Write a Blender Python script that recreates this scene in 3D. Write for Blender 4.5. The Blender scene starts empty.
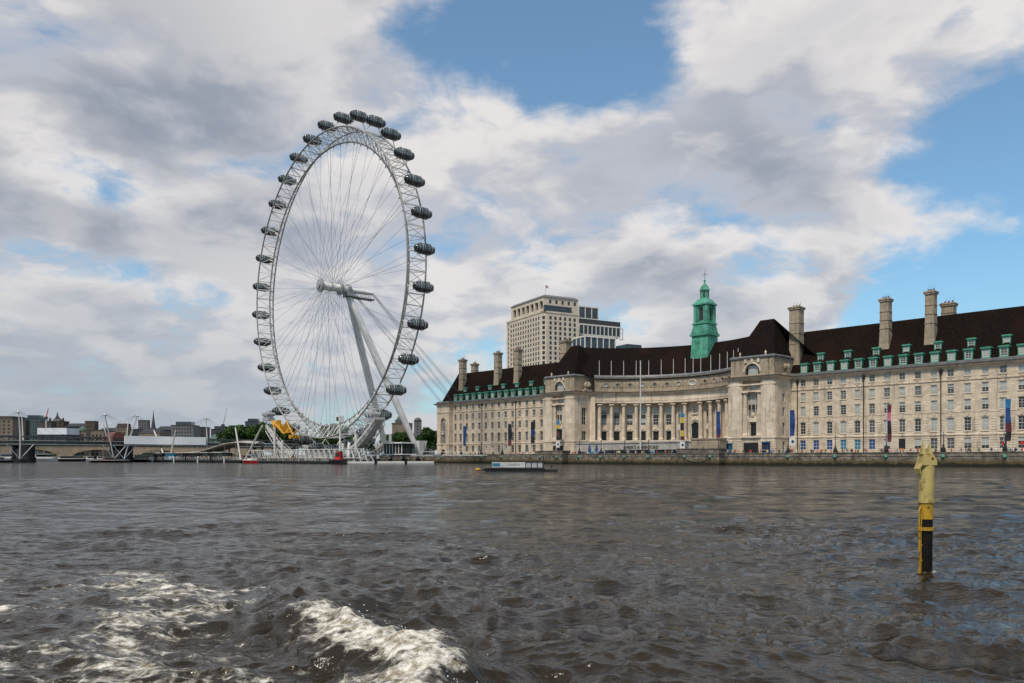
import bpy, math, random
import numpy as np
from mathutils import Vector, Matrix
R = math.radians
S = bpy.context.scene
COL = S.collection
rnd = random.Random(7)

# ------------------------------------------------------------------ camera, sky, sun
F, HZ, HC, D = 800.0, 458.0, 2.0, 215.0      # focal length in px, horizon row, eye height, distance to the river front
cam = bpy.data.cameras.new('camera'); co = bpy.data.objects.new('camera', cam); COL.objects.link(co)
co.location = (0, 0, HC); co.rotation_euler = (R(90), 0, 0)
cam.sensor_width = 36; cam.lens = F / 1024 * 36; cam.shift_y = (HZ - 341.5) / 1024
cam.clip_start = 0.1; cam.clip_end = 20000
S.camera = co
S.view_settings.view_transform = 'Standard'; S.view_settings.look = 'None'
S.view_settings.exposure = 0.08; S.view_settings.gamma = 1; S.view_settings.use_curve_mapping = False

SUN_DIR = Vector((-0.36, -0.68, 1.12)).normalized()
el = math.asin(SUN_DIR.z); az = math.atan2(SUN_DIR.x, SUN_DIR.y)
sl = bpy.data.lights.new('sun', 'SUN'); so = bpy.data.objects.new('sun', sl); COL.objects.link(so)
sl.energy = 3.5; sl.angle = R(9); sl.color = (1, .90, .77)
so.rotation_euler = (-SUN_DIR).to_track_quat('-Z', 'Y').to_euler(); so.location = (0, 0, 300)


class NT:
    """small helper to wire nodes"""
    def __init__(s, tree): s.t = tree; tree.nodes.clear()
    def n(s, typ, ins=None, **kw):
        nd = s.t.nodes.new(typ)
        for k, v in kw.items(): setattr(nd, k, v)
        for k, v in (ins or {}).items():
            sock = nd.inputs[k]
            if hasattr(v, 'is_output') or isinstance(v, bpy.types.NodeSocket): s.t.links.new(v, sock)
            else: sock.default_value = v
        return nd
    def m(s, op, a, b=0.0, c=0.0, clamp=False):
        return s.n('ShaderNodeMath', {0: a, 1: b, 2: c}, operation=op, use_clamp=clamp).outputs[0]
    def mix(s, f, a, b, blend='MIX'):
        nd = s.n('ShaderNodeMix', data_type='RGBA', blend_type=blend)
        for i, v in ((0, f), (6, a), (7, b)):
            if isinstance(v, bpy.types.NodeSocket): s.t.links.new(v, nd.inputs[i])
            else: nd.inputs[i].default_value = v if i == 0 else (*v[:3], 1)
        return nd.outputs[2]
    def ramp(s, v, lo, hi, a=0.0, b=1.0, smooth=True):
        return s.n('ShaderNodeMapRange', {0: v, 1: lo, 2: hi, 3: a, 4: b}, interpolation_type='SMOOTHSTEP' if smooth else 'LINEAR').outputs[0]
    def noise(s, vec, scale, detail=4, rough=.55, dist=0.0, out=0):
        return s.n('ShaderNodeTexNoise', {'Vector': vec, 'Scale': scale, 'Detail': detail, 'Roughness': rough, 'Distortion': dist}).outputs[out]
    def mapv(s, vec, scale=(1, 1, 1), loc=(0, 0, 0)):
        return s.n('ShaderNodeMapping', {'Vector': vec, 'Scale': scale, 'Location': loc}).outputs[0]


def pdir(px, py):
    return Vector(((px - 512) / F, 1, (HZ - py) / F)).normalized()


world = bpy.data.worlds.new('World'); S.world = world; world.use_nodes = True
SKY_STRENGTH = 0.12
CLOUD_LIT, CLOUD_MID, CLOUD_DARK = (6.8, 6.45, 6.2), (4.25, 4.35, 4.75), (2.1, 2.4, 2.95)
VEIL, SKY_TINT = (3.0, 3.4, 3.95), (.78, 1.12, 1.16)
def build_sky():
    w = NT(world.node_tree)
    sky = w.n('ShaderNodeTexSky', sky_type='NISHITA', sun_disc=False, sun_elevation=el, sun_rotation=az, altitude=0, air_density=1.0, dust_density=0.5, ozone_density=2.0).outputs[0]
    geo = w.n('ShaderNodeTexCoord').outputs['Generated']
    sep = w.n('ShaderNodeSeparateXYZ', {0: geo})
    zc = w.m('MAXIMUM', sep.outputs[2], 0.0)
    # clouds flatten towards the horizon: project the direction to a cloud layer, softened
    den = w.m('ADD', zc, 0.30)
    cx = w.m('DIVIDE', sep.outputs[0], den); cy = w.m('DIVIDE', sep.outputs[1], den)
    cz = w.m('MULTIPLY', zc, 1.6)
    p = w.n('ShaderNodeCombineXYZ', {0: cx, 1: cy, 2: cz}).outputs[0]
    warp = w.noise(p, 2.6, 4, .5, out=1)
    wv = w.n('ShaderNodeVectorMath', {0: warp, 1: (.5, .5, .5)}, operation='SUBTRACT').outputs[0]
    p2 = w.n('ShaderNodeVectorMath', {0: wv, 1: (.22, .22, .22), 2: p}, operation='MULTIPLY_ADD').outputs[0]
    n1 = w.noise(p2, 3.2, 10, .56); na = w.noise(p2, 3.2, 5, .5)
    off = w.n('ShaderNodeVectorMath', {0: p2, 1: (-.06, -.02, .10)}, operation='ADD').outputs[0]
    n2 = w.noise(off, 3.2, 5, .5)
    # where the banks of cloud lie: (px, py, radius in rad, weight)
    banks = [(120, 60, .30, .22), (300, 60, .20, .20), (20, 130, .24, .20), (340, 150, .10, .14), (90, 290, .20, .24), (230, 290, .13, .18), (480, 170, .15, .22),
             (600, 215, .14, .20), (740, 190, .16, .24), (850, 190, .13, .20), (780, 50, .20, .24), (940, 40, .16, .22), (470, 330, .16, .18), (680, 290, .16, .24), (770, 260, .1, .12),
             (430, 120, .10, .16), (100, 400, .25, .10), (690, 20, .12, .16), (330, 300, .13, .16), (960, 200, .05, .10), (930, 245, .04, .12), (1015, 215, .05, .12),
             (520, 55, .15, -.30), (600, 75, .12, -.26), (440, 40, .09, -.20), (930, 140, .08, -.18), (990, 150, .10, -.22), (990, 270, .16, -.22), (130, 205, .10, -.22), (190, 190, .10, -.20), (50, 215, .08, -.16), (890, 290, .10, -.18), (660, 95, .07, -.20), (560, 130, .05, -.10), (690, 70, .05, -.1), (860, 110, .06, -.14), (240, 225, .06, -.12), (700, 330, .08, -.08)]
    cov = None
    for px, py, r, k in banks:
        d = w.n('ShaderNodeVectorMath', {0: geo, 1: pdir(px, py)}, operation='DISTANCE').outputs['Value']
        g = w.ramp(d, 0.0, r * 1.6, k, 0.0)
        cov = g if cov is None else w.m('ADD', cov, g)
    cov = w.m('MAXIMUM', w.m('MINIMUM', cov, .24), -.20)
    nn = w.m('MULTIPLY', w.m('SUBTRACT', n1, .5), 1.5)
    dens = w.m('ADD', nn, cov)
    alpha = w.ramp(dens, -.10, .18, 0.0, .95)
    light = w.ramp(w.m('ADD', w.m('SUBTRACT', na, n2), w.m('MULTIPLY', w.m('SUBTRACT', n1, na), 1.2)), -.09, .10)
    thick = w.ramp(w.m('ADD', dens, w.m('MULTIPLY', w.noise(p, 1.6, 3, .5), .35)), .22, .56)
    shade = None                              # the heavy banks with grey undersides
    for px, py, r, k in ((60, 110, .26, 1.0), (200, 150, .18, .85), (330, 40, .14, .35), (690, 285, .13, .8), (770, 190, .12, .7), (800, 60, .16, .45), (600, 330, .12, .5), (540, 230, .10, .45), (900, 215, .08, .4)):
        d = w.n('ShaderNodeVectorMath', {0: geo, 1: pdir(px, py)}, operation='DISTANCE').outputs['Value']
        g = w.ramp(d, 0.0, r * 1.6, k, 0.0); shade = g if shade is None else w.m('MAXIMUM', shade, g)
    thick = w.m('MULTIPLY', thick, w.m('MULTIPLY_ADD', shade, .85, .18), clamp=True)
    base = w.mix(thick, CLOUD_MID, CLOUD_DARK)
    lit = w.mix(w.m('MULTIPLY', light, w.ramp(thick, 0.0, 1.0, .9, .35)), base, CLOUD_LIT)
    low = w.ramp(sep.outputs[2], .02, .24, 1.0, 0.0)
    left = w.ramp(sep.outputs[0], -.5, .15, 1.0, .45)
    veil = w.m('MULTIPLY', w.m('MULTIPLY', low, left), .80)
    skyc = w.mix(1.0, sky, SKY_TINT, 'MULTIPLY')
    skyc = w.mix(.10, skyc, CLOUD_MID)
    c = w.mix(alpha, skyc, lit)
    c = w.mix(veil, c, VEIL)
    bg = w.n('ShaderNodeBackground', {0: c, 1: SKY_STRENGTH})
    o = w.n('ShaderNodeOutputWorld', {0: bg.outputs[0]})
build_sky()

# ------------------------------------------------------------------ helpers
EX = Vector((.690, -.724, 0)); EY = Vector((.724, .690, 0)); EX.normalize(); EY.normalize()
FAC_ROT = math.atan2(EX.y, EX.x)
FO = EY * D
def L(a, b, z=0.0):                      # a along the river front (towards the south), b inland, z up
    return FO + EX * a + EY * b + Vector((0, 0, z))
def PA(px, b):                           # a of the point at row px on the plane b
    t = (px - 512) / F
    return (D + b) * (EY.y * t - EY.x) / (EX.x - t * EX.y)
def PBB(px, a):                          # b of the point at row px on the line a
    t = (px - 512) / F
    return a * (t * EX.y - EX.x) / (EY.x - t * EY.y) - D
def PZ(px, py, b):
    a = PA(px, b); q = L(a, b)
    return HC + (HZ - py) / F * q.y
def W(px, Y, z=0.0):
    return Vector(((px - 512) / F * Y, Y, z))
def WZ(py, Y): return HC + (HZ - py) / F * Y


class MB:
    def __init__(s): s.v = []; s.f = []; s.m = []; s.cur = 0
    def add(s, vs, fs):
        o = len(s.v); s.v += [tuple(x) for x in vs]; s.f += [tuple(i + o for i in f) for f in fs]; s.m += [s.cur] * len(fs)
        return s
    def box(s, x0, x1, y0, y1, z0, z1):
        return s.add([(x0, y0, z0), (x1, y0, z0), (x1, y1, z0), (x0, y1, z0), (x0, y0, z1), (x1, y0, z1), (x1, y1, z1), (x0, y1, z1)],
                     [(3, 2, 1, 0), (4, 5, 6, 7), (0, 1, 5, 4), (1, 2, 6, 5), (2, 3, 7, 6), (3, 0, 4, 7)])
    def taper(s, x0, x1, y0, y1, z0, z1, i):   # box whose top is inset by i
        return s.add([(x0, y0, z0), (x1, y0, z0), (x1, y1, z0), (x0, y1, z0), (x0 + i, y0 + i, z1), (x1 - i, y0 + i, z1), (x1 - i, y1 - i, z1), (x0 + i, y1 - i, z1)],
                     [(3, 2, 1, 0), (4, 5, 6, 7), (0, 1, 5, 4), (1, 2, 6, 5), (2, 3, 7, 6), (3, 0, 4, 7)])
    def tube(s, p, q, r, n=6, r2=None, cap=True):
        p = Vector(p); q = Vector(q); r2 = r if r2 is None else r2
        d = (q - p)
        if d.length < 1e-6: return s
        d.normalize(); u = d.orthogonal().normalized(); w = d.cross(u)
        vs = []
        for c, rr in ((p, r), (q, r2)):
            for k in range(n):
                t = 2 * math.pi * k / n; vs.append(c + (u * math.cos(t) + w * math.sin(t)) * rr)
        fs = [(k, (k + 1) % n, n + (k + 1) % n, n + k) for k in range(n)]
        if cap: fs += [tuple(range(n - 1, -1, -1)), tuple(range(n, 2 * n))]
        return s.add(vs, fs)
    def path(s, pts, r, n=6, closed=False):     # one bent tube through points
        pts = [Vector(p) for p in pts]; N = len(pts); vs = []
        up = None
        for i, p in enumerate(pts):
            a = pts[(i - 1) % N] if (closed or i) else p; b = pts[(i + 1) % N] if (closed or i < N - 1) else p
            d = (b - a).normalized()
            if up is None: up = d.orthogonal().normalized()
            u = (up - d * up.dot(d)).normalized(); up = u; w = d.cross(u)
            rr = r[i] if isinstance(r, (list, tuple)) else r
            for k in range(n):
                t = 2 * math.pi * k / n; vs.append(p + (u * math.cos(t) + w * math.sin(t)) * rr)
        fs = []
        for i in range(N if closed else N - 1):
            j = (i + 1) % N
            for k in range(n): fs.append((i * n + k, i * n + (k + 1) % n, j * n + (k + 1) % n, j * n + k))
        if not closed: fs += [tuple(range(n - 1, -1, -1)), tuple(range((N - 1) * n, N * n))]
        return s.add(vs, fs)
    def lathe(s, prof, n=12, c=(0, 0, 0), rot=0.0):
        vs = []
        for r, z in prof:
            for k in range(n):
                t = 2 * math.pi * k / n + rot; vs.append((c[0] + r * math.cos(t), c[1] + r * math.sin(t), c[2] + z))
        fs = []
        for i in range(len(prof) - 1):
            for k in range(n): fs.append((i * n + k, i * n + (k + 1) % n, (i + 1) * n + (k + 1) % n, (i + 1) * n + k))
        fs += [tuple(range(n - 1, -1, -1)), tuple(range((len(prof) - 1) * n, len(prof) * n))]
        return s.add(vs, fs)
    def prism(s, poly, y0, y1):                 # polygon in (x, z) extruded along y
        n = len(poly)
        return s.add([(x, y0, z) for x, z in poly] + [(x, y1, z) for x, z in poly],
                     [tuple(range(n)), tuple(range(2 * n - 1, n - 1, -1))] + [((k + 1) % n, k, n + k, n + (k + 1) % n) for k in range(n)])
    def ell(s, c, r, n=10, m=6, rot=None):
        vs = []; fs = []
        for i in range(m + 1):
            ph = math.pi * i / m - math.pi / 2
            for k in range(n):
                t = 2 * math.pi * k / n
                q = Vector((r[0] * math.cos(ph) * math.cos(t), r[1] * math.cos(ph) * math.sin(t), r[2] * math.sin(ph)))
                if rot: q = rot @ q
                vs.append(Vector(c) + q)
        for i in range(m):
            for k in range(n): fs.append((i * n + k, i * n + (k + 1) % n, (i + 1) * n + (k + 1) % n, (i + 1) * n + k))
        return s.add(vs, fs)
    def data(s, name, mats, smooth=False):
        me = bpy.data.meshes.new(name); me.from_pydata(s.v, [], s.f)
        for m in (mats if isinstance(mats, (list, tuple)) else [mats]): me.materials.append(m)
        me.polygons.foreach_set('material_index', s.m)
        if smooth: me.polygons.foreach_set('use_smooth', [True] * len(me.polygons))
        me.update()
        return me
    def build(s, name, mats, parent=None, loc=None, rz=0.0, smooth=False):
        return link(name, s.data(name, mats, smooth), parent, loc, rz)

def link(name, data, parent=None, loc=None, rz=0.0):
    o = bpy.data.objects.new(name, data); COL.objects.link(o)
    if parent is not None: o.parent = parent
    if loc is not None: o.location = loc
    o.rotation_euler = (0, 0, rz)
    return o
def tag(o, label=None, cat=None, group=None, kind=None):
    if label: o['label'] = label
    if cat: o['category'] = cat
    if group: o['group'] = group
    if kind: o['kind'] = kind
    return o
def thing(name, label, cat, loc=(0, 0, 0), rz=0.0, group=None):
    o = link(name, None, None, loc, rz); return tag(o, label, cat, group)
KIDS = {}
def copy_tree(o, loc=None, rz=None, label=None):
    def cp(x, par):
        c = x.copy(); COL.objects.link(c); c.parent = par
        for ch in list(x.children): cp(ch, c)
        return c
    c = cp(o, None)
    if loc is not None: c.location = loc
    if rz is not None: c.rotation_euler = (0, 0, rz)
    if label: c['label'] = label
    return c

# ------------------------------------------------------------------ materials
MATS = {}
def mat(name, col, rough=.7, var=.15, scale=.6, metal=0.0, spec=.4, bump=0.0, bscale=None, streak=0.0, coarse=None, dirt=None):
    m = bpy.data.materials.new(name); m.use_nodes = True; w = NT(m.node_tree)
    co_ = w.n('ShaderNodeTexCoord').outputs['Object']
    n = w.noise(co_, scale, 5, .6)
    f = w.ramp(n, .3, .7)
    lo = tuple(c * (1 - var) for c in col); hi = tuple(min(1, c * (1 + var)) for c in col)
    c = w.mix(f, lo, hi)
    if coarse:                                   # wide patches of a second colour
        g = w.ramp(w.noise(co_, coarse[1], 3, .5), .48, .66)
        c = w.mix(w.m('MULTIPLY', g, coarse[2]), c, coarse[0])
    if streak:                                   # run-off stains, long in z
        sv = w.mapv(co_, (1.3, 1.3, .09))
        g = w.ramp(w.noise(sv, 1.0, 5, .65), .52, .74)
        c = w.mix(w.m('MULTIPLY', g, streak), c, tuple(x * .38 for x in col))
    if dirt:
        g = w.ramp(w.noise(co_, dirt[1], 6, .7), dirt[2], dirt[2] + .12)
        c = w.mix(w.m('MULTIPLY', g, dirt[3]), c, dirt[0])
    b = w.n('ShaderNodeBsdfPrincipled', {'Base Color': c, 'Roughness': rough, 'Metallic': metal, 'Specular IOR Level': spec})
    if bump:
        bn = w.n('ShaderNodeBump', {'Strength': bump, 'Distance': .05, 'Height': w.noise(co_, bscale or scale * 6, 4, .6)})
        w.t.links.new(bn.outputs[0], b.inputs['Normal'])
    w.n('ShaderNodeOutputMaterial', {0: b.outputs[0]})
    MATS[name] = m
    return m

def stone_mat(name, col, stain, course=.55, streak=.5):
    m = bpy.data.materials.new(name); m.use_nodes = True; w = NT(m.node_tree)
    co_ = w.n('ShaderNodeTexCoord').outputs['Object']
    sp = w.n('ShaderNodeSeparateXYZ', {0: co_})
    run = w.m('ADD', sp.outputs[0], w.m('MULTIPLY', sp.outputs[1], .9))
    bv = w.n('ShaderNodeCombineXYZ', {0: run, 1: sp.outputs[2], 2: 0.0}).outputs[0]
    br = w.n('ShaderNodeTexBrick', {'Vector': bv, 'Color1': (1, 1, 1, 1), 'Color2': (.74, .72, .69, 1), 'Mortar': (.50, .47, .44, 1), 'Scale': 1.0, 'Mortar Size': .022, 'Bias': 0.0, 'Brick Width': course * 2.2, 'Row Height': course}).outputs[0]
    n = w.ramp(w.noise(co_, .35, 6, .65), .32, .68)
    c = w.mix(n, tuple(x * .84 for x in col), tuple(min(1, x * 1.10) for x in col))
    c = w.mix(.75, c, br, 'MULTIPLY')
    sv = w.mapv(co_, (.9, .9, .07))
    g = w.ramp(w.noise(sv, 1.0, 6, .7), .50, .74)
    c = w.mix(w.m('MULTIPLY', g, streak), c, stain)
    g2 = w.ramp(w.noise(co_, .9, 7, .75), .56, .72)
    c = w.mix(w.m('MULTIPLY', g2, streak * .7), c, stain)
    bn = w.n('ShaderNodeBump', {'Strength': .5, 'Distance': .06, 'Height': w.noise(co_, 2.5, 5, .65)})
    b = w.n('ShaderNodeBsdfPrincipled', {'Base Color': c, 'Roughness': .85, 'Specular IOR Level': .25, 'Normal': bn.outputs[0]})
    w.n('ShaderNodeOutputMaterial', {0: b.outputs[0]})
    return m

STONE = stone_mat('portland_stone', (.61, .515, .395), (.11, .09, .07), .55, .75)
STONE2 = stone_mat('weathered_stone', (.37, .305, .225), (.05, .047, .034), .5, .95)
TRIM = stone_mat('stone_trim', (.64, .545, .43), (.10, .078, .055), 2.0, .7)
LEDGE = mat('sooty_ledge', (.06, .052, .045), .9, .4, 1.2)
ROOF = mat('roof_tile', (.0075, .0048, .0038), .9, .45, 1.6, coarse=((.015, .0068, .0045), .12, .7), bump=.6, bscale=4, spec=.08)
ZINC = mat('zinc_sheet', (.13, .132, .135), .45, .25, .8, spec=.5)
COPPER = mat('green_copper', (.065, .27, .18), .65, .35, .5, streak=.75, coarse=((.11, .34, .28), .3, .6), dirt=((.03, .10, .075), .8, .56, .8))
GLASSD = mat('dark_glass', (.010, .012, .013), .06, .5, .35, spec=.7)
GLASSB = mat('blind_behind_glass', (.33, .345, .32), .12, .3, .4, spec=.7)
GLASSM = mat('dim_glass', (.06, .066, .066), .08, .4, .4, spec=.7)
SASH = mat('sash_paint', (.62, .61, .56), .5, .1, 2)
IRON = mat('black_iron', (.012, .012, .013), .45, .3, 3)
WHITE = mat('white_steel', (.74, .73, .70), .38, .12, .25, streak=.25, spec=.5)
CHORD = mat('chord_steel', (.25, .245, .235), .38, .2, .3, spec=.5)
DULLW = mat('dull_white_steel', (.46, .46, .44), .5, .2, .5, streak=.5)
GREYST = mat('grey_steel', (.30, .31, .32), .4, .2, .4, spec=.5)
CABLE = mat('cable_steel', (.10, .105, .115), .4, .2, 1)
DARKM = mat('dark_metal', (.035, .037, .04), .4, .3, 1.5)
PALEROD = mat('pale_pole', (.50, .49, .47), .5, .12, 1)
BLUEG = mat('blue_glass', (.03, .075, .12), .06, .4, .2, spec=.8)
GRANITE_C = None
PAVE = mat('paving', (.24, .22, .195), .9, .2, .8, bump=.3)
HULLB = mat('black_hull', (.012, .012, .013), .55, .4, .8)
RED = mat('red_paint', (.42, .02, .02), .4, .2, 1)
YEL = mat('yellow_paint', (.50, .25, .012), .45, .2, 1.2, dirt=((.12, .07, .02), 3, .62, .8))
BLUE = mat('blue_cloth', (.010, .045, .16), .7, .2, 1)
NAVYG = mat('blue_poster', (.012, .05, .17), .3, .4, 1.2)
TEAL = mat('teal_panel', (.02, .15, .24), .5, .3, 1)
ROPE = mat('chain', (.14, .13, .11), .7, .3, 4)
BROWN = mat('red_brown_metal', (.13, .045, .03), .6, .3, .6)
CONC = mat('concrete', (.33, .31, .28), .9, .2, .4, streak=.5)

def embank_mat():
    m = bpy.data.materials.new('river_wall_granite'); m.use_nodes = True; w = NT(m.node_tree)
    co_ = w.n('ShaderNodeTexCoord').outputs['Object']
    sp = w.n('ShaderNodeSeparateXYZ', {0: co_})
    bv = w.n('ShaderNodeCombineXYZ', {0: w.m('ADD', sp.outputs[0], sp.outputs[1]), 1: sp.outputs[2], 2: 0.0}).outputs[0]
    br = w.n('ShaderNodeTexBrick', {'Vector': bv, 'Color1': (1, 1, 1, 1), 'Color2': (.72, .7, .68, 1), 'Mortar': (.38, .36, .34, 1), 'Scale': 1.0, 'Mortar Size': .03, 'Brick Width': 1.6, 'Row Height': .58}).outputs[0]
    n = w.ramp(w.noise(co_, .8, 7, .7), .35, .68)
    c = w.mix(n, (.085, .073, .06), (.27, .235, .19))
    c = w.mix(.8, c, br, 'MULTIPLY')
    # tide marks: ochre weed, then a black wet band, with a ragged edge
    zz = w.m('ADD', sp.outputs[2], w.m('MULTIPLY', w.m('SUBTRACT', w.noise(w.mapv(co_, (.7, .7, .25)), 1.0, 6, .7), .5), 1.9))
    c = w.mix(w.ramp(zz, 1.7, 1.15), c, (.085, .065, .026))
    c = w.mix(w.ramp(zz, .95, .55), c, (.014, .014, .010))
    bn = w.n('ShaderNodeBump', {'Strength': .7, 'Distance': .08, 'Height': w.noise(co_, 2, 6, .7)})
    b = w.n('ShaderNodeBsdfPrincipled', {'Base Color': c, 'Roughness': .8, 'Specular IOR Level': .3, 'Normal': bn.outputs[0]})
    w.n('ShaderNodeOutputMaterial', {0: b.outputs[0]})
    return m
GRANITE = embank_mat()

def capsule_glass():
    m = bpy.data.materials.new('capsule_glass'); m.use_nodes = True; w = NT(m.node_tree)
    b = w.n('ShaderNodeBsdfPrincipled', {'Base Color': (.03, .042, .046, 1), 'Roughness': .07, 'Specular IOR Level': .6})
    tr = w.n('ShaderNodeBsdfTransparent', {0: (.52, .60, .61, 1)})
    mx = w.n('ShaderNodeMixShader', {0: .58, 1: b.outputs[0], 2: tr.outputs[0]})
    w.n('ShaderNodeOutputMaterial', {0: mx.outputs[0]})
    return m
CAPG = capsule_glass()

def leaf_mat(name, c1, c2):
    m = bpy.data.materials.new(name); m.use_nodes = True; w = NT(m.node_tree)
    co_ = w.n('ShaderNodeTexCoord').outputs['Object']
    oi = w.n('ShaderNodeObjectInfo').outputs['Random']
    g = w.ramp(w.noise(co_, .55, 4, .6), .35, .65)
    c = w.mix(g, c1, c2)
    c = w.mix(w.m('MULTIPLY', oi, .35), c, tuple(x * .55 for x in c1))
    b = w.n('ShaderNodeBsdfPrincipled', {'Base Color': c, 'Roughness': .7, 'Specular IOR Level': .2})
    w.n('ShaderNodeOutputMaterial', {0: b.outputs[0]})
    return m
LEAF = leaf_mat('leaves', (.028, .062, .012), (.055, .105, .022))
BARK = mat('bark', (.06, .045, .032), .9, .3, 2)

# ------------------------------------------------------------------ water
WAKE0 = Vector((-.62, 6.9)); WAKE1 = Vector((-3.6, 13.9))           # crest of the breaking wake
def build_water():
    azs = np.radians(np.concatenate([np.linspace(-180, -42, 45)[:-1], np.linspace(-42, 42, 1281), np.linspace(42, 180, 45)[1:]]))
    rs = [1.5]
    while rs[-1] < 5.5: rs.append(rs[-1] * 1.012)
    while rs[-1] < 26: rs.append(rs[-1] * 1.0037)
    while rs[-1] < 90: rs.append(rs[-1] * 1.0075)
    while rs[-1] < 420: rs.append(rs[-1] * 1.013)
    while rs[-1] < 9000: rs.append(rs[-1] * 1.028)
    rs = np.array(rs); nr, na = len(rs), len(azs)
    RR, AA = np.meshgrid(rs, azs, indexing='ij')
    X = (RR * np.sin(AA)).ravel(); Y = (RR * np.cos(AA)).ravel()
    cell = np.maximum(np.gradient(rs)[:, None] * np.ones((1, na)), RR * np.radians(.066)).ravel()
    g = np.random.RandomState(11)
    Z = np.zeros_like(X); DX = np.zeros_like(X); DY = np.zeros_like(X)
    rr = RR.ravel()
    main = math.radians(250)
    # patches of rougher and calmer water
    patch = np.zeros_like(X)
    for k in range(14):
        lam = 9 * 2 ** (g.rand() * 3.2); th = g.rand() * 6.283
        patch += np.sin((X * np.cos(th) + Y * np.sin(th)) * 6.283 / lam + g.rand() * 6.28)
    patch = 1 + .09 * patch
    for k in range(190):
        lam = .10 * 2 ** (g.rand() ** .9 * 6.6)
        th = main + g.randn() * (.95 if lam < 2 else .55)
        amp = .0045 * lam ** .78 * (.5 + g.rand()) * (1.0 if lam < .8 else 0.85 if lam < 3.6 else .28)
        kx, ky = np.cos(th) * 6.2832 / lam, np.sin(th) * 6.2832 / lam
        fade = np.clip((lam / cell - 2.5) / 3.0, 0, 1)
        sel = fade > 0
        ph = kx * X[sel] + ky * Y[sel] + g.rand() * 6.283
        A = amp * fade[sel] * patch[sel]
        Z[sel] += A * np.cos(ph)
        DX[sel] -= .9 * A * np.cos(th) * np.sin(ph); DY[sel] -= .9 * A * np.sin(th) * np.sin(ph)
    # wake: a breaking crest with a trough before it and smaller swells behind
    d = np.array(WAKE1 - WAKE0); Ln = np.hypot(*d); d = d / Ln; nrm = np.array([d[1], -d[0]])      # nrm points right/away
    s = (X - WAKE0.x) * d[0] + (Y - WAKE0.y) * d[1]; t = (X - WAKE0.x) * nrm[0] + (Y - WAKE0.y) * nrm[1]
    wob = .16 * np.sin(s * 1.3 + .5) + .10 * np.sin(s * 3.1) + .05 * np.sin(s * 7.7 + 1)
    t = t - wob
    along = np.clip((s + 4) / 2, 0, 1) * np.clip((11.0 - s) / 8.5, 0, 1)
    prof = np.where(t > 0, np.exp(-(t / .30) ** 2), np.exp(-(t / .85) ** 2))
    wake = .15 * along * prof - .06 * along * np.exp(-((t - .95) / .45) ** 2) + .07 * along * np.cos(np.clip(t, -9, 0) * 2.4) * (t < -.9) * np.exp((t + .9) / 3.0)
    Z += wake
    # turbulent lumps where the water is churned
    churn = np.clip((.35 - np.maximum(s - 4, 0) * .42 - t) / .6, 0, 1) * np.clip((t + 14) / 4, 0, 1) * np.clip((17 - s) / 5, 0, 1) * np.clip((s + 6) / 2, 0, 1)
    lump = np.zeros_like(X)
    near = churn > 0
    for k in range(60):
        lam = .05 * 2 ** (g.rand() * 3.4); th = g.rand() * 6.283
        fade = np.clip((lam / cell[near] - 2) / 2, 0, 1)
        lump[near] += lam ** .8 * fade * np.abs(np.sin((X[near] * np.cos(th) + Y[near] * np.sin(th)) * 3.1416 / lam + g.rand() * 6.28 + 1.5 * np.sin(Y[near] * 2 / lam ** .5 * .6 + k)))
    crestw = np.exp(-((t + .30) / .42) ** 2) * np.clip((3.9 - s) / 1.6, 0, 1) * np.clip((s + 5) / 2, 0, 1)
    Z += lump * (.0022 * churn + .0125 * crestw)
    streak = .5 + .5 * np.sin(t * 2.1 + .7 * np.sin(s * .9) + .4)
    wl = np.clip((2.0 - X * .35 - Y * .0) / 3, 0, 1)
    field = churn * np.clip((18.5 + .12 * X - Y) / 4, 0, 1) * (.52 + .40 * streak)
    foam = np.clip(field * 1.05 + crestw * .75, 0, 1.3)
    foam = np.where(t > .22 + .08 * np.sin(s * 9), foam * .1, foam)
    rp_ = np.hypot(X - 6.78, Y - 13.1)
    foam = np.maximum(foam, 1.0 * np.exp(-((rp_ - .13) / .07) ** 2)); Z += .03 * np.exp(-((rp_ - .12) / .07) ** 2) - .02 * np.exp(-((rp_ - .32) / .08) ** 2)
    co_ = np.stack([X + DX, Y + DY, Z], 1).astype(np.float32)
    i = np.arange(nr - 1)[:, None] * na + np.arange(na - 1)[None, :]
    quads = np.stack([i, i + 1, i + 1 + na, i + na], -1).reshape(-1, 4)[:, ::-1]
    me = bpy.data.meshes.new('water')
    me.vertices.add(len(co_)); me.vertices.foreach_set('co', co_.ravel())
    me.loops.add(quads.size); me.loops.foreach_set('vertex_index', quads.ravel().astype(np.int32))
    me.polygons.add(len(quads)); me.polygons.foreach_set('loop_start', np.arange(0, quads.size, 4, dtype=np.int32))
    me.polygons.foreach_set('use_smooth', np.ones(len(quads), dtype=bool))
    me.update()
    lod = np.clip((rr - 9) / 40, 0, 1) ** .7
    at = me.attributes.new('lod', 'FLOAT', 'POINT'); at.data.foreach_set('value', lod.astype(np.float32))
    at = me.attributes.new('foam', 'FLOAT', 'POINT'); at.data.foreach_set('value', foam.astype(np.float32))
    m = bpy.data.materials.new('river_water'); m.use_nodes = True; w = NT(m.node_tree)
    P = w.n('ShaderNodeTexCoord').outputs['Object']
    # small wind ripples, then the longer chop for the far reach where the mesh is coarse
    b1 = w.noise(w.mapv(P, (1, 1.0, 1)), 5.5, 4, .6)
    b0 = w.noise(P, 17, 4, .6)
    b2 = w.noise(w.mapv(P, (.55, 1.0, 1)), .9, 5, .6)
    b3 = w.noise(w.mapv(P, (.35, 1.0, 1)), .16, 4, .55)
    Pr = w.n('ShaderNodeMapping', {'Vector': P, 'Rotation': (0, 0, .5), 'Scale': (.35, 1.0, 1)}).outputs[0]
    b4 = w.noise(Pr, .055, 5, .6)
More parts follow.
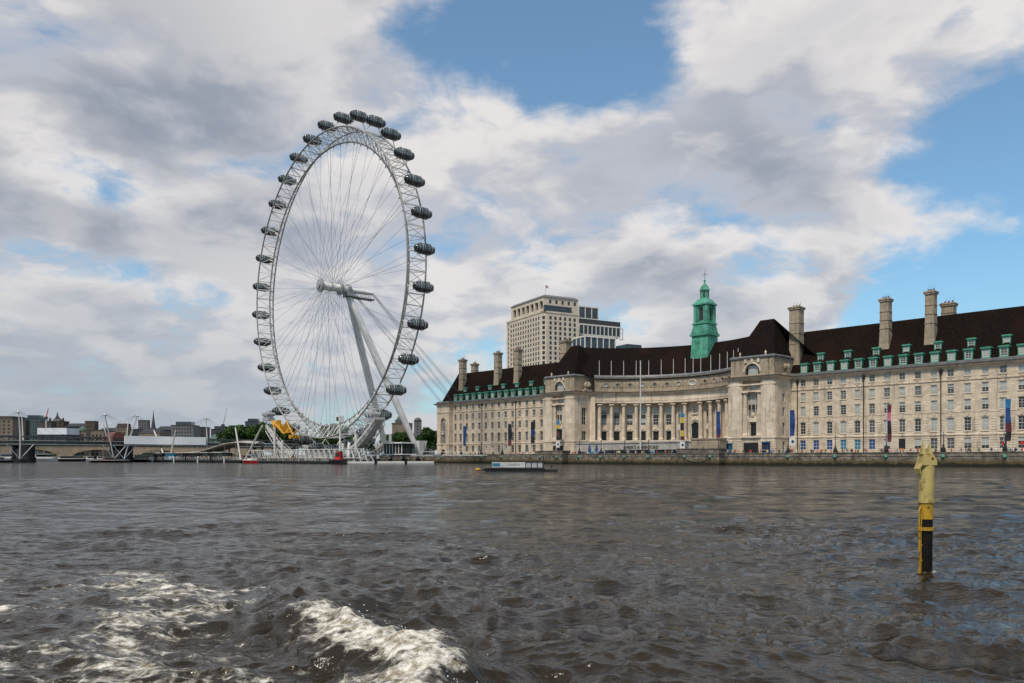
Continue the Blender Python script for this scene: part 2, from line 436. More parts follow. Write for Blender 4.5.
    lod = w.n('ShaderNodeAttribute', attribute_name='lod').outputs['Fac']      # how much of the chop the mesh itself no longer carries
    h = w.m('ADD', w.m('MULTIPLY_ADD', b0, .011, w.m('MULTIPLY', b1, .050)), w.m('ADD', w.m('MULTIPLY', b2, w.m('MULTIPLY_ADD', lod, 1.2, .20)), w.m('MULTIPLY', lod, w.m('ADD', w.m('MULTIPLY', b3, 2.8), w.m('MULTIPLY', b4, 6.0)))))
    gust = w.ramp(w.noise(Pr, .035, 5, .65), .36, .64, .6, 1.0)
    bn = w.n('ShaderNodeBump', {'Strength': gust, 'Distance': 1.0, 'Height': h})
    big = w.ramp(w.noise(w.mapv(P, (.5, 1, 1)), .02, 4, .6), .35, .65)
    col = w.mix(big, (.021, .015, .0078), (.032, .0232, .0125))
    water = w.n('ShaderNodeBsdfPrincipled', {'Base Color': col, 'Roughness': .10, 'IOR': 1.33, 'Specular IOR Level': .5, 'Normal': bn.outputs[0]})
    fa = w.n('ShaderNodeAttribute', attribute_name='foam').outputs['Fac']
    q = w.noise(P, 1.4, 3, .6, out=1)
    qv = w.n('ShaderNodeVectorMath', {0: q, 1: (.30, .30, .30), 2: P}, operation='MULTIPLY_ADD').outputs[0]
    f1 = w.m('ADD', w.m('MULTIPLY', w.noise(w.mapv(qv, (.75, 1.3, 1)), 2.1, 4, .6), .60), w.m('MULTIPLY', w.noise(w.mapv(qv, (.8, 1.2, 1)), 6.5, 8, .72), .40))
    vor = w.n('ShaderNodeTexVoronoi', {'Vector': qv, 'Scale': 8.0}, feature='DISTANCE_TO_EDGE').outputs['Distance']
    lace = w.ramp(vor, .0, .16, 1.0, 0.0)
    rg = w.m('ABSOLUTE', w.m('MULTIPLY_ADD', w.noise(w.mapv(qv, (.8, 1.25, 1)), 3.4, 7, .62), 2.0, -1.0))
    rg = w.m('SUBTRACT', 1.0, w.m('MULTIPLY', rg, 4.0), clamp=True)
    pat = w.m('ADD', w.m('MULTIPLY', f1, .84), w.m('ADD', w.m('MULTIPLY', lace, .02), w.m('MULTIPLY', rg, .085)))
    thr = w.m('SUBTRACT', .672, w.m('MULTIPLY', fa, .215))
    fm = w.m('MULTIPLY', w.ramp(w.m('SUBTRACT', pat, thr), -.025, .11), w.ramp(fa, .12, .40))
    fcol = w.mix(w.ramp(w.noise(P, 9, 5, .68), .36, .62), (.20, .17, .115), (.68, .65, .58))
    fb = w.n('ShaderNodeBump', {'Strength': .45, 'Distance': .04, 'Height': w.noise(P, 22, 6, .7)})
    foamb = w.n('ShaderNodeBsdfPrincipled', {'Base Color': fcol, 'Roughness': .8, 'Specular IOR Level': .3, 'Normal': fb.outputs[0]})
    mx = w.n('ShaderNodeMixShader', {0: fm, 1: water.outputs[0], 2: foamb.outputs[0]})
    w.n('ShaderNodeOutputMaterial', {0: mx.outputs[0]})
    me.materials.append(m)
    o = link('water', me); tag(o, 'brown choppy river with a foaming boat wake', None, None, 'structure')
build_water()
def build_spray():
    g = random.Random(3); m = MB(); d = (WAKE1 - WAKE0).normalized(); n = Vector((d.y, -d.x))
    for k in range(140):
        s_ = g.uniform(-.8, 3.2); t_ = g.gauss(.03, .10); r = g.choice([.003, .004, .005, .006]); z = .10 + abs(g.gauss(.0, .085)) + .04 * (s_ < .8)
        q = WAKE0 + d * s_ + n * (t_ + .16 * math.sin(s_ * 1.3 + .5)); m.ell((q.x, q.y, z), (r * g.uniform(.7, 2), r, r), 5, 3)
    o = m.build('spray', mat('spray_white', (.80, .80, .76), .4, .05, 5)); tag(o, 'white spray thrown up along the breaking wake', kind='stuff')
build_spray()

# ------------------------------------------------------------------ land
PROM = 2.70
BW = -19.0                                # river face of the embankment wall
def build_land():
    g = [L(260, BW + 1), L(-520, BW + 1), (-420, 640, 0), (-760, 720, 0), (-2600, 800, 0), (-9000, 9000, 0), (9000, 9000, 0), (6000, 100, 0)]
    mb = MB(); n = len(g)
    mb.add([(p[0], p[1], PROM) for p in g], [tuple(range(n))[::-1]])
    o = mb.build('ground', PAVE); tag(o, kind='structure')
build_land()

def wall_path(mb, pts, z0, z1, inward=1.0, y=None):
    for i in range(len(pts) - 1):
        p, q = Vector(pts[i]), Vector(pts[i + 1]); d = (q - p).normalized(); n = Vector((-d.y, d.x)) * inward
        v = [(p.x, p.y, z0), (q.x, q.y, z0), (q.x + n.x, q.y + n.y, z0), (p.x + n.x, p.y + n.y, z0)]
        mb.add(v + [(a, b, z1) for a, b, _ in v], [(3, 2, 1, 0), (4, 5, 6, 7), (0, 1, 5, 4), (1, 2, 6, 5), (2, 3, 7, 6), (3, 0, 4, 7)])

def miter(path, o):
    out = []
    N = len(path)
    for i in range(N):
        p = Vector(path[i]); ns = []
        if i > 0: d = (p - Vector(path[i - 1])).normalized(); ns.append(Vector((d.y, -d.x)))
        if i < N - 1: d = (Vector(path[i + 1]) - p).normalized(); ns.append(Vector((d.y, -d.x)))
        if len(ns) == 2:
            m = ns[0] + ns[1]
            if m.length < 1e-4: m = ns[0]; k = 1
            else: m.normalize(); k = 1 / max(.35, m.dot(ns[0]))
        else: m = ns[0]; k = 1
        out.append(p + m * o * k)
    return out
def sweep(mb, path, prof):                # prof: (offset outward, z), swept along a plan path, ends capped
    rows = [miter(path, o) for o, z in prof]; N = len(path); K = len(prof)
    vs = [(rows[k][i].x, rows[k][i].y, prof[k][1]) for i in range(N) for k in range(K)]
    fs = []
    for i in range(N - 1):
        for k in range(K):
            k2 = (k + 1) % K
            fs.append((i * K + k, (i + 1) * K + k, (i + 1) * K + k2, i * K + k2))
    fs += [tuple(range(K)), tuple(range((N - 1) * K + K - 1, (N - 1) * K - 1, -1))]
    mb.add(vs, fs)

EMB_TOP = 3.42
def build_embankment():
    root = thing('embankment_wall', 'long weed stained granite river wall in front of the stone palace', 'wall', tuple(FO), FAC_ROT); root['kind'] = 'thing'
    mb = MB()
    bast = [(PA(535, -22), PA(562, -22), 4.45), (PA(675, -22.5), PA(718, -22.5), 4.75)]
    # main wall with a coping and a string course, broken by bastions
    path = [(-540, BW)]
    for a0, a1, zt in bast: path += [(a0, BW), (a0, BW - 3), (a1, BW - 3), (a1, BW)]
    path += [(60, BW)]
    prof = [(.0, -1.5), (0, EMB_TOP - 1.0), (.10, EMB_TOP - .98), (.10, EMB_TOP - .80), (0, EMB_TOP - .78), (0, EMB_TOP - .22), (.12, EMB_TOP - .2), (.12, EMB_TOP), (-.62, EMB_TOP), (-.62, -1.5)]
    sweep(mb, path, prof)
    mb.build('wall', GRANITE, root)
    for a0, a1, zt in bast:
        b = MB(); b.box(a0 + .15, a1 - .15, BW - 2.85, BW + 1.2, EMB_TOP - .6, zt - .25); b.box(a0, a1, BW - 3.0, BW + 1.3, zt - .25, zt)
        b.build('bastion', GRANITE, root)
    # the taller stair block behind the southern bastion
    b = MB(); a0, a1 = PA(694, -15), PA(722.5, -15)
    b.box(a0, a1, -16.5, -13, PROM, 7.3); b.box(a0 - .2, a1 + .2, -16.7, -12.8, 7.3, 7.75)
    b.build('stair_block', STONE2, root)
    # lion head mooring plaques with rings, and a chain swag on the bastion
    plq = MB()
    plq.ell((0, 0, 0), (.42, .22, .50), 10, 8); plq.ell((0, -.2, -.12), (.20, .22, .2), 8, 6)
    pd = plq.data('lion_plaque', COPPER, True)
    rg = MB(); rg.path([(.34 * math.sin(t), -.30, -.35 + .34 * math.cos(t)) for t in np.linspace(0, 2 * math.pi, 14)[:-1]], .05, 5, True)
    rgd = rg.data('ring', IRON)
    spots = [(a, BW - .12) for a in LAMPS if not any(x0 - 1 < a < x1 + 1 for x0, x1, _ in bast)]
    for a0, a1, _ in bast: spots += [(a0 + (a1 - a0) * .2, BW - 3.12), (a0 + (a1 - a0) * .8, BW - 3.12)]
    for a, b_ in spots:
        o = link('lion_plaque', pd, root, (a, b_, 2.35)); link('ring', rgd, o)
    for a0, a1, _ in bast[1:]:
        x0, x1 = a0 + (a1 - a0) * .22, a0 + (a1 - a0) * .78
        c = MB(); c.path([(x0 + (x1 - x0) * k / 14, BW - 3.2, 2.0 - 1.0 * (1 - (2 * k / 14 - 1) ** 2)) for k in range(15)], .07, 5); c.build('chain', ROPE, root)
LAMPS = [-51.6, -63.9, -76.5, -88.9, -101.4, -146.2, -155.3, -164.8, -174.0, -211, -222.5, -234, -245.5, -257]
build_embankment()
def build_far_bank():
    t = thing('far_bank_wall', 'low dark river wall of the far bank beyond the bridges', 'wall', (-420, 640, 0)); t['kind'] = 'thing'
    m = MB(); wall_path(m, [(150, -125), (0, 0), (-340, 80), (-2180, 160)], -1.5, 3.3, -.8); m.build('wall', GRANITE, t)
build_far_bank()

def lettering(txt, size, mt, parent):
    fc = bpy.data.curves.new('lettering', 'FONT'); fc.body = txt; fc.size = size; fc.extrude = .05
    tmp = bpy.data.objects.new('tmp', fc); COL.objects.link(tmp)
    me = bpy.data.meshes.new_from_object(tmp.evaluated_get(bpy.context.evaluated_depsgraph_get()))
    bpy.data.objects.remove(tmp); me.materials.clear(); me.materials.append(mt)
    return link('sign_lettering', me, parent)

# ------------------------------------------------------------------ the stone palace on the river
A0, BM, AR = -154.5, 16.5, 31.3             # centre of the crescent, its deepest b, its radius
def arc(th, r=AR): return (A0 + r * math.sin(th), BM - AR + r * math.cos(th))
DT, G0 = .136, .097
COLS = [s * (G0 + k * DT) for s in (-1, 1) for k in range(8)]
COLS.sort()
TH1 = G0 + 7 * DT + .06
ARCP = [arc(-TH1 + 2 * TH1 * k / 56) for k in range(57)]
PL0, PL1, PR0, PR1, WE, EE, PB = -200.0, -185.1, -125.0, -110.3, -261.8, -270.0, -9.0
PATH_C = [(PL0, 0), (PL0, PB), (PL1, PB), (PL1, ARCP[0][1])] + ARCP + [(PR0, ARCP[-1][1]), (PR0, PB), (PR1, PB), (PR1, 0)]
SE = -41.0
PATH = [(EE, 17), (EE, -2), (WE, -2), (WE, 0)] + PATH_C + [(SE, 0), (SE, 17)]

def wall_grid(mb, p0, p1, z0, z1, ops, depth=.4, fn=None, sub=0):
    """wall from p0 to p1 (plan) with rectangular openings (u0,u1,za,zb); fn maps (u, inward, z)"""
    p0 = Vector(p0); p1 = Vector(p1); d = (p1 - p0); Lg = d.length; d.normalize(); inn = Vector((-d.y, d.x))
    if fn is None:
        def fn(u, w_, z): q = p0 + d * u + inn * w_; return (q.x, q.y, z)
        U = Lg
    else: U = Lg if sub == 0 else sub
    us = sorted({0.0, U, *[round(o[0], 4) for o in ops], *[round(o[1], 4) for o in ops]})
    if sub:
        us2 = []
        for a, b in zip(us, us[1:]):
            k = max(1, int((b - a) / .9)); us2 += [a + (b - a) * i / k for i in range(k)]
        us = us2 + [us[-1]]
    zs = sorted({z0, z1, *[round(o[2], 4) for o in ops], *[round(o[3], 4) for o in ops]})
    idx = {}
    for i, u in enumerate(us):
        for j, z in enumerate(zs): idx[i, j] = len(mb.v) + i * len(zs) + j
    vs = [fn(u, 0, z) for u in us for z in zs]; fs = []
    nz = len(zs)
    for i in range(len(us) - 1):
        for j in range(nz - 1):
            um, zm = (us[i] + us[i + 1]) / 2, (zs[j] + zs[j + 1]) / 2
            if any(o[0] < um < o[1] and o[2] < zm < o[3] for o in ops): continue
            fs.append((i * nz + j, (i + 1) * nz + j, (i + 1) * nz + j + 1, i * nz + j + 1))
    mb.add(vs, fs)
    for u0, u1, za, zb in ops:
        c = [(u0, za), (u1, za), (u1, zb), (u0, zb)]
        for k in range(4):
            (ua, a), (ub, b) = c[k], c[(k + 1) % 4]
            mb.add([fn(ua, 0, a), fn(ua, depth, a), fn(ub, depth, b), fn(ub, 0, b)], [(0, 1, 2, 3)])
        mb.add([fn(u0, depth + .25, za), fn(u1, depth + .25, za), fn(u1, depth + .25, zb), fn(u0, depth + .25, zb)], [(0, 1, 2, 3)])   # dark back so nothing shows through
def arch_fill(mb, fn, u0, u1, zs, depth=.4, n=12):
    """fills a rectangular opening's top corners so that it ends in a half round arch springing at zs"""
    r = (u1 - u0) / 2; uc = (u0 + u1) / 2; zt = zs + r
    pts = [(uc - r * math.cos(math.pi * k / n), zs + r * math.sin(math.pi * k / n)) for k in range(n + 1)]
    for k in range(n):
        (a, b), (c, d) = pts[k], pts[k + 1]
        mb.add([fn(a, 0, b), fn(c, 0, d), fn(c, 0, zt), fn(a, 0, zt)], [(0, 1, 2, 3)])
        mb.add([fn(a, 0, b), fn(a, depth, b), fn(c, depth, d), fn(c, 0, d)], [(0, 1, 2, 3)])
def planefn(p0, p1):
    p0 = Vector(p0); d = (Vector(p1) - p0).normalized(); inn = Vector((-d.y, d.x))
    def fn(u, w_, z): q = p0 + d * u + inn * w_; return (q.x, q.y, z)
    return fn

WINC = {}
def window_mesh(w, h, bars=(1, 3), fr=.07, pane=GLASSD, half=False):
    key = (w, h, bars, pane.name, half)
    if key in WINC: return WINC[key]
    mb = MB(); y0, y1 = 0, .08
    mb.box(-w / 2, -w / 2 + fr, y0, y1, 0, h); mb.box(w / 2 - fr, w / 2, y0, y1, 0, h)
    mb.box(-w / 2 + fr, w / 2 - fr, y0, y1, 0, fr); mb.box(-w / 2 + fr, w / 2 - fr, y0, y1, h - fr, h)
    for k in range(1, bars[0] + 1):
        x = -w / 2 + w * k / (bars[0] + 1); mb.box(x - .025, x + .025, y0 + .01, y1 - .01, fr, h - fr)
    for k in range(1, bars[1] + 1):
        z = h * k / (bars[1] + 1); t = .04 if k == (bars[1] + 1) // 2 else .022
        mb.box(-w / 2 + fr, w / 2 - fr, y0 + .015, y1 - .015, z - t, z + t)
    f = mb.data('window', SASH)
    g = MB(); g.box(-w / 2 + .02, w / 2 - .02, .05, .07, .02, h - .02)
    if half:
        g.cur = 1; g.box(-w / 2 + .03, w / 2 - .03, .045, .0499, h * half, h - .03)
    gd = g.data('pane', [pane, GLASSB])
    WINC[key] = (f, gd)
    return f, gd
def put_window(root, pos, rz, w, h, bars=(1, 3), style=None, name='window'):
    st = style if style is not None else rnd.choice(['d', 'd', 'm', 'b', 'h', 'h', 'm'])
    pane = {'d': GLASSD, 'm': GLASSM, 'b': GLASSB, 'h': GLASSD, 't': TEAL, 'u': BLUE, 'n': NAVYG}[st]
    f, g = window_mesh(w, h, bars, pane=pane, half=(rnd.choice([.35, .5, .65]) if st == 'h' else False))
    o = link(name, f, root, pos, rz); link('pane', g, o)
    return o

ROWS = [(22.2, 24.0, 1.45, (1, 1)), (18.0, 20.3, 1.5, (1, 3)), (13.75, 16.4, 1.5, (1, 3)), (8.7, 11.95, 1.5, (1, 3)), (4.3, 7.0, 1.65, (1, 2))]
RW = [-53.1 - k * 3.829 for k in range(-3, 15)]; RW.sort()
LW = [-256.7 + k * 3.925 for k in range(0, 13)]
LW = [-260.2] + LW

def build_palace():
    root = thing('riverside_palace', 'long pale stone civic palace with a colonnaded crescent, dark roofs and a green lantern tower', 'building', tuple(FO), FAC_ROT)
    # ---- wings
    def wing(a0, a1, cols, near):
        mb = MB(); tr = MB(); ops = []
        for a in cols:
            for z0, z1, w, bars in ROWS: ops.append((a - w / 2 - a0, a + w / 2 - a0, z0, z1))
        wall_grid(mb, (a0, 0), (a1, 0), 1.8, 24.4, ops, .32)
        # rustication on the ground floor and between first floor windows, sills, lintels, medallions
        edges = [a0] + [x for a in cols for x in (a - .83, a + .83)] + [a1]
        for i in range(0, len(edges) - 1, 2):
            x0, x1 = edges[i], edges[i + 1]
            if x1 - x0 < .5: continue
            for z in np.arange(2.7, 7.4, .62): tr.box(x0 + .02, x1 - .02, -.07, .03, z, z + .50)
            if x1 - x0 > 1.2:
                for z in np.arange(8.9, 11.8, .62): tr.box(x0 + .45, x1 - .45, -.08, .03, z, z + .46)
        mb.build('wall', STONE, root); tr.build('stone_trim', TRIM, root)
        return ops
    SUR = []
    for r, (z0, z1, w, bars) in enumerate(ROWS):
        tr = MB(); h = z1 - z0; Y0 = -.2
        if r < 4: tr.box(-w / 2 - .14, w / 2 + .14, Y0 - .16, Y0 + .03, -.24, -.005)
        else: tr.box(-w / 2 - .05, w / 2 + .05, Y0 - .05, Y0 + .03, -.2, -.005)
        if r == 3:
            tr.box(-1.0, 1.0, Y0 - .10, Y0 + .03, h + .05, h + .3)
            tr.prism([(.95 * math.cos(t), h + .32 + .95 * math.sin(t)) for t in np.linspace(0, math.pi, 9)], Y0 - .14, Y0 + .03)
            tr.box(-.25, .25, Y0 - .26, Y0 + .03, h + .32, h + 1.05)
        if r in (1, 2): tr.box(-.22, .22, Y0 - .09, Y0 + .03, h + .02, h + .52)
        if r == 0: tr.box(-.35, .35, Y0 - .22, Y0 + .03, -.75, -.48)
        SUR.append(tr.data('stone_surround', TRIM))
    wing(WE, PL0, LW, False); wing(PR1, SE, RW, True)
    # right wing windows: every one its own part; far wing windows too small to part
    door_a = PA(900.5, 0)
    nwin = 0
    for a in RW:
        if a > -44: continue
        for r, (z0, z1, w, bars) in enumerate(ROWS):
            if r == 4:
                k = PA(0, 0)
                px = 512 + F * (L(a, 0).x / L(a, 0).y)
                if abs(px - 900.5) < 8:
                    d = MB(); d.box(a - .8, a + .8, .1, .2, z0 - 1.9, z1); d.build('door', IRON, root); continue
                st = rnd.choice('nnut') if px < 880 and rnd.random() < .8 else ('t' if px < 880 else rnd.choice('dmh'))
                o = put_window(root, (a, .2, z0), 0, w, z1 - z0, bars, st)
                if px > 995:
                    s = MB(); s.prism([(.42 * math.cos(t), 1.25 + .42 * math.sin(t)) for t in np.linspace(0, 2 * math.pi, 15)[:-1]], -.03, -.005); s.build('round_sign', RED, o)
            else:
                st = None if r > 1 else rnd.choice(['m', 'b', 'm', 'h', 'b'])
                if r == 3: st = rnd.choice(['d', 'm', 'b', 'h', 'b'])
                o = put_window(root, (a, .2, z0), 0, w, z1 - z0, bars, st)
            link('stone_surround', SUR[r], o)
            nwin += 1
    mb = MB()
    for a in LW:
        for r, (z0, z1, w, bars) in enumerate(ROWS):
            f, g = window_mesh(w, z1 - z0, bars, pane=rnd.choice([GLASSD, GLASSM, GLASSD]))
            if r == 4 and rnd.random() < .2: continue
            mb.cur = 0; mb.add([(v.co.x + a, v.co.y + .2, v.co.z + z0) for v in f.vertices], [tuple(p.vertices) for p in f.polygons])
            mb.cur = 1 if rnd.random() < .8 else 2; mb.add([(v.co.x + a, v.co.y + .2, v.co.z + z0) for v in g.vertices], [tuple(p.vertices) for p in g.polygons])
            mb.cur = 3; g = SUR[r]; mb.add([(v.co.x + a, v.co.y + .2, v.co.z + z0) for v in g.vertices], [tuple(p.vertices) for p in g.polygons])
    o = mb.build('window', [SASH, GLASSD, GLASSM, TRIM], root); o['kind'] = 'stuff'
    # parapet gutters over the wings
    for pth in ([(EE, 16.5), (EE, -2), (WE, -2), (WE, 0), (PL0 - .05, 0)], [(PR1 + .05, 0), (SE, 0), (SE, 16.5)]):
        g = MB(); sweep(g, pth, [(.15, 25.2), (.15, 25.85), (.05, 25.95), (-.5, 25.95), (-.5, 25.2)])
        g.build('gutter_parapet', ZINC, root)
    # ---- cornices and strings that run round everything
    c = MB()
    sweep(c, PATH, [(0, 24.15), (.28, 24.25), (.32, 24.5), (.75, 24.6), (.95, 24.85), (.98, 25.1), (.25, 25.2), (-.6, 25.2), (-.6, 24.15)])
    sweep(c, PATH, [(0, 7.55), (.20, 7.6), (.25, 7.85), (.18, 8.05), (-.02, 8.12), (-.02, 7.55)])
    for pth in ([(EE, 16), (EE, -2), (WE, -2), (WE, 0), (PL0 - .02, 0)], [(PR1 + .02, 0), (SE, 0), (SE, 16)]):
        sweep(c, pth, [(0, 21.0), (.16, 21.05), (.22, 21.3), (0, 21.4), (-.02, 21.0)])
        sweep(c, pth, [(.0, 13.2), (.09, 13.22), (.09, 13.42), (.0, 13.44), (-.02, 13.3)])
    sweep(c, PATH, [(0, 2.3), (.22, 2.3), (.22, 3.1), (.12, 3.2), (0, 3.2)])
    c.build('cornice', TRIM, root)
    d = MB()                                                      # the sooty weathered top of the cornice
    sweep(d, PATH, [(.96, 24.88), (1.02, 24.9), (1.02, 25.18), (.25, 25.29), (.25, 25.21), (.96, 25.12)])
    d.build('cornice_flashing', LEDGE, root)
    # ---- end pavilion
    mb = MB(); W_ = WE - EE
    op = (W_ * .5 - 1.7, W_ * .5 + 1.7, 7.0, 19.0)
    fn = planefn((EE, -2), (WE, -2))
    wall_grid(mb, (EE, -2), (WE, -2), 1.8, 24.4, [op, (W_ * .5 - 1.1, W_ * .5 + 1.1, 2.4, 5.6)], .7)
    arch_fill(mb, fn, op[0], op[1], 19.0 - 1.7, .7)
    wall_grid(mb, (WE, -2), (WE, 0), 1.8, 24.4, [], .3)
    wall_grid(mb, (EE, 17), (EE, -2), 1.8, 24.4, [], .3); wall_grid(mb, (SE, 0), (SE, 17), 1.8, 24.4, [], .3)
    mb.build('wall', STONE, root)
    q = fn(W_ * .5, .35, 8.6); put_window(root, q, 0, 1.6, 8.6, (1, 5), 'm')
    q = fn(W_ * .5, .30, 2.4); dd = MB(); dd.box(-1.1, 1.1, 0, .1, 0, 3.2); dd.build('door', IRON, root, q)
    t = MB()
    for u in (op[0] - .5, op[1] + .1): p = fn(u, -.12, 0); t.box(p[0], p[0] + .4, p[1], p[1] + .3, 8.1, 17.2)
    t.box(EE + W_ * .5 - .9, EE + W_ * .5 + .9, -2.3, -1.4, 12.0, 12.7)
    for z in np.arange(3.3, 7.4, .68):
        t.box(EE + .03, EE + 2.6, -2.08, -1.9, z, z + .55); t.box(WE - 2.6, WE - .03, -2.08, -1.9, z, z + .55)
    t.build('stone_trim', TRIM, root)
    # ---- flanking pavilions
    colmesh = MB()
    colmesh.lathe([(.86, 0), (.86, .35), (.74, .45), (.70, .9), (.70, 4.5), (.60, 11.7), (.62, 11.8), (.72, 12.0), (.66, 12.1)], 14)
    colmesh.box(-.85, .85, -.85, .85, 12.1, 12.55); colmesh.ell((-.74, -.35, 12.05), (.22, .5, .24), 8, 6); colmesh.ell((.74, -.35, 12.05), (.22, .5, .24), 8, 6)
    colmesh.box(-.95, .95, -.95, .95, -.35, 0)
    cd = colmesh.data('column', TRIM, True)
    for p in cd.polygons: p.use_smooth = len(p.vertices) == 4 and abs(p.normal.z) < .5
    for a0, a1, side in ((PL0, PL1, 1), (PR0, PR1, 1)):
        mb = MB(); wd = a1 - a0; mid = wd / 2; tr = MB()
        big = (mid - 2.9, mid + 2.9, 8.2, 24.0)
        fn = planefn((a0, PB), (a1, PB))
        wall_grid(mb, (a0, PB), (a1, PB), 1.8, 24.2, [big, (mid - 2.2, mid + 2.2, 2.35, 6.4)], 1.3)
        wall_grid(mb, (a0, 0), (a0, PB), 1.8, 24.2, [], .4)
        rops = [(4.2, 5.5, z0, z1) for z0, z1 in ((8.6, 12.0), (13.8, 16.3), (18.0, 20.2))] if a0 == PR0 else [(4.0, 6.3, 8.2, 11.4), (4.0, 6.3, 13.6, 19.6)]
        b_in = 0 if a0 == PR0 else ARCP[0][1]
        wall_grid(mb, (a1, PB), (a1, b_in), 1.8, 24.2, rops + [(4.2, 5.6, 3.6, 6.6)], .4)
        if a0 == PR0: wall_grid(mb, (a0, ARCP[-1][1]), (a0, PB), 1.8, 24.2, [], .4)
        mb.build('wall', STONE, root)
        for o in rops + [(4.2, 5.6, 3.6, 6.6)]:
            q = planefn((a1, PB), (a1, b_in))((o[0] + o[1]) / 2, .25, o[2]); put_window(root, q, R(90), o[1] - o[0], o[3] - o[2], (1, 3), 'd')
        # inside the giant recess: columns, mullioned window, aedicule door, balcony
        for u in (mid - 2.2, mid + 2.2):
            q = fn(u, .62, 8.35); link('column', cd, root, q)
        rec = MB()
        p0 = fn(mid - 2.9, 1.28, 0); p1 = fn(mid + 2.9, 1.28, 0)
        wall_grid(rec, (p0[0], p0[1]), (p1[0], p1[1]), 8.2, 24.0, [(2.0, 3.8, 8.3, 12.0), (1.25, 2.15, 13.2, 20.2), (2.35, 3.45, 13.2, 20.2), (3.65, 4.55, 13.2, 20.2), (1.7, 4.1, 21.3, 23.4)], .3)
        rec.build('recess_wall', STONE, root)
        rf = planefn((p0[0], p0[1]), (p1[0], p1[1]))
        dd = MB(); dd.box(-.9, .9, 0, .1, 0, 3.7); dd.build('door', IRON, root, rf(2.9, .2, 8.3))
        for u, w_ in ((1.7, .9), (2.9, 1.1), (4.1, .9)):
            put_window(root, rf(u, .2, 13.2), 0, w_, 2.6, (1, 2), 'm'); put_window(root, rf(u, .2, 17.3), 0, w_, 2.9, (1, 2), 'b')
            s = MB(); s.box(-w_ / 2, w_ / 2, 0, .06, 0, 1.5); s.build('spandrel_panel', DARKM, root, rf(u, .15, 15.8))
        put_window(root, rf(2.9, .2, 21.3), 0, 2.4, 2.1, (2, 1), 'b')
        tr.box(a0 + mid - 2.9, a0 + mid + 2.9, PB + .05, PB + 1.28, 20.75, 21.15)                      # lintel over the columns
        pa = a0 + mid
        for sx in (-1, 1): tr.box(pa + sx * 1.25 - .2, pa + sx * 1.25 + .2, PB + .9, PB + 1.3, 8.3, 12.3)
        tr.prism([(pa - 1.9, 12.3), (pa + 1.9, 12.3), (pa + 1.5, 13.0), (pa + .5, 13.9), (pa - .5, 13.9), (pa - 1.5, 13.0)], PB + .8, PB + 1.29)
        tr.ell((pa, PB + .9, 14.2), (.7, .5, .8), 8, 6); tr.ell((pa - 1.6, PB + .95, 13.4), (.5, .4, .7), 8, 6); tr.ell((pa + 1.6, PB + .95, 13.4), (.5, .4, .7), 8, 6)
        tr.box(pa - 3.0, pa + 3.0, PB - .55, PB + 1.2, 7.75, 8.2)
        for sx in (-1, 1):                                                                              # giant pilaster strips on the corners
            tr.box(pa + sx * 5.2 - 1.5, pa + sx * 5.2 + 1.5, PB - .14, PB + .05, 8.15, 23.9)
        for z in np.arange(3.3, 7.4, .68):
            for x0, x1 in ((a0 + .03, pa - 2.4), (pa + 2.4, a1 - .03)): tr.box(x0, x1, PB - .09, PB + .05, z, z + .56)
            tr.box(a1 - .05, a1 + .09, PB + .1, PB + 3.9, z, z + .56); tr.box(a1 - .05, a1 + .09, PB + 5.9, b_in - .1, z, z + .56)
        for y0, y1 in ((.25, 3.4), (6.2, -PB - .3)): tr.box(a1 - .05, a1 + .14, PB + y0, PB + y1, 8.15, 23.9)
        sweep(tr, [(a0, -.2), (a0, PB), (a1, PB), (a1, b_in)], [(0, 22.6), (.2, 22.65), (.2, 23.0), (0, 23.05), (-.02, 22.7)])
        tr.build('stone_trim', TRIM, root)
        aw = MB(); aw.box(-2.1, 2.1, 0, .2, 0, 3.9); aw.build('entrance_canopy', IRON, root, fn(mid, -.5, 2.35))
        # attic with the lunette
        at = MB(); ao = (mid - 2.25, mid + 2.25, 25.6, 28.45)
        i = .55
        afn = planefn((a0 + i, PB + i), (a1 - i, PB + i)); U = wd - 2 * i; m2 = U / 2
        ao = (m2 - 2.25, m2 + 2.25, 25.7, 28.75)
        wall_grid(at, (a0 + i, PB + i), (a1 - i, PB + i), 25.15, 30.3, [ao], 1.0)
        arch_fill(at, afn, ao[0], ao[1], 28.75 - 2.25, 1.0)
        wall_grid(at, (a1 - i, PB + i), (a1 - i, 9), 25.15, 30.3, [], .3); wall_grid(at, (a0 + i, 9), (a0 + i, PB + i), 25.15, 30.3, [], .3); wall_grid(at, (a1 - i, 9), (a0 + i, 9), 25.15, 30.3, [], .3)
        at.build('attic_wall', STONE2, root)
        put_window(root, afn(m2, .6, 25.75), 0, 3.0, 2.6, (2, 1), 'b')
        ar = MB(); ar.path([afn(m2 - 2.5 * math.cos(t), -.06, 26.5 + 2.5 * math.sin(t)) for t in np.linspace(0, math.pi, 15)], .26, 6); ar.build('arch_moulding', TRIM, root)
        for sx in (-2.0, 0, 2.0):
            k = MB(); q = afn(m2 + sx, -.1, 0); k.box(q[0] - .35, q[0] + .35, q[1] - .22, q[1] + .3, 29.1, 30.2); k.build('keystone', TRIM, root)
        z = MB(); sweep(z, [(a0 + i, 8.5), (a0 + i, PB + i), (a1 - i, PB + i), (a1 - i, 8.5)], [(0, 30.28), (.3, 30.36), (.4, 30.75), (-.1, 31.15), (-1.2, 31.2), (-1.2, 30.28)]); z.build('attic_coping', ZINC, root)
        for sx in (-4, 4):
            f_ = MB(); q = afn(m2 + sx, .3, 31.1); f_.lathe([(.28, 0), (.2, .3), (.34, .6), (.22, .9), (.05, 1.3)], 8, q); f_.build('finial', TRIM, root)
        # sculpture group on the inner shoulder
        sc = MB()
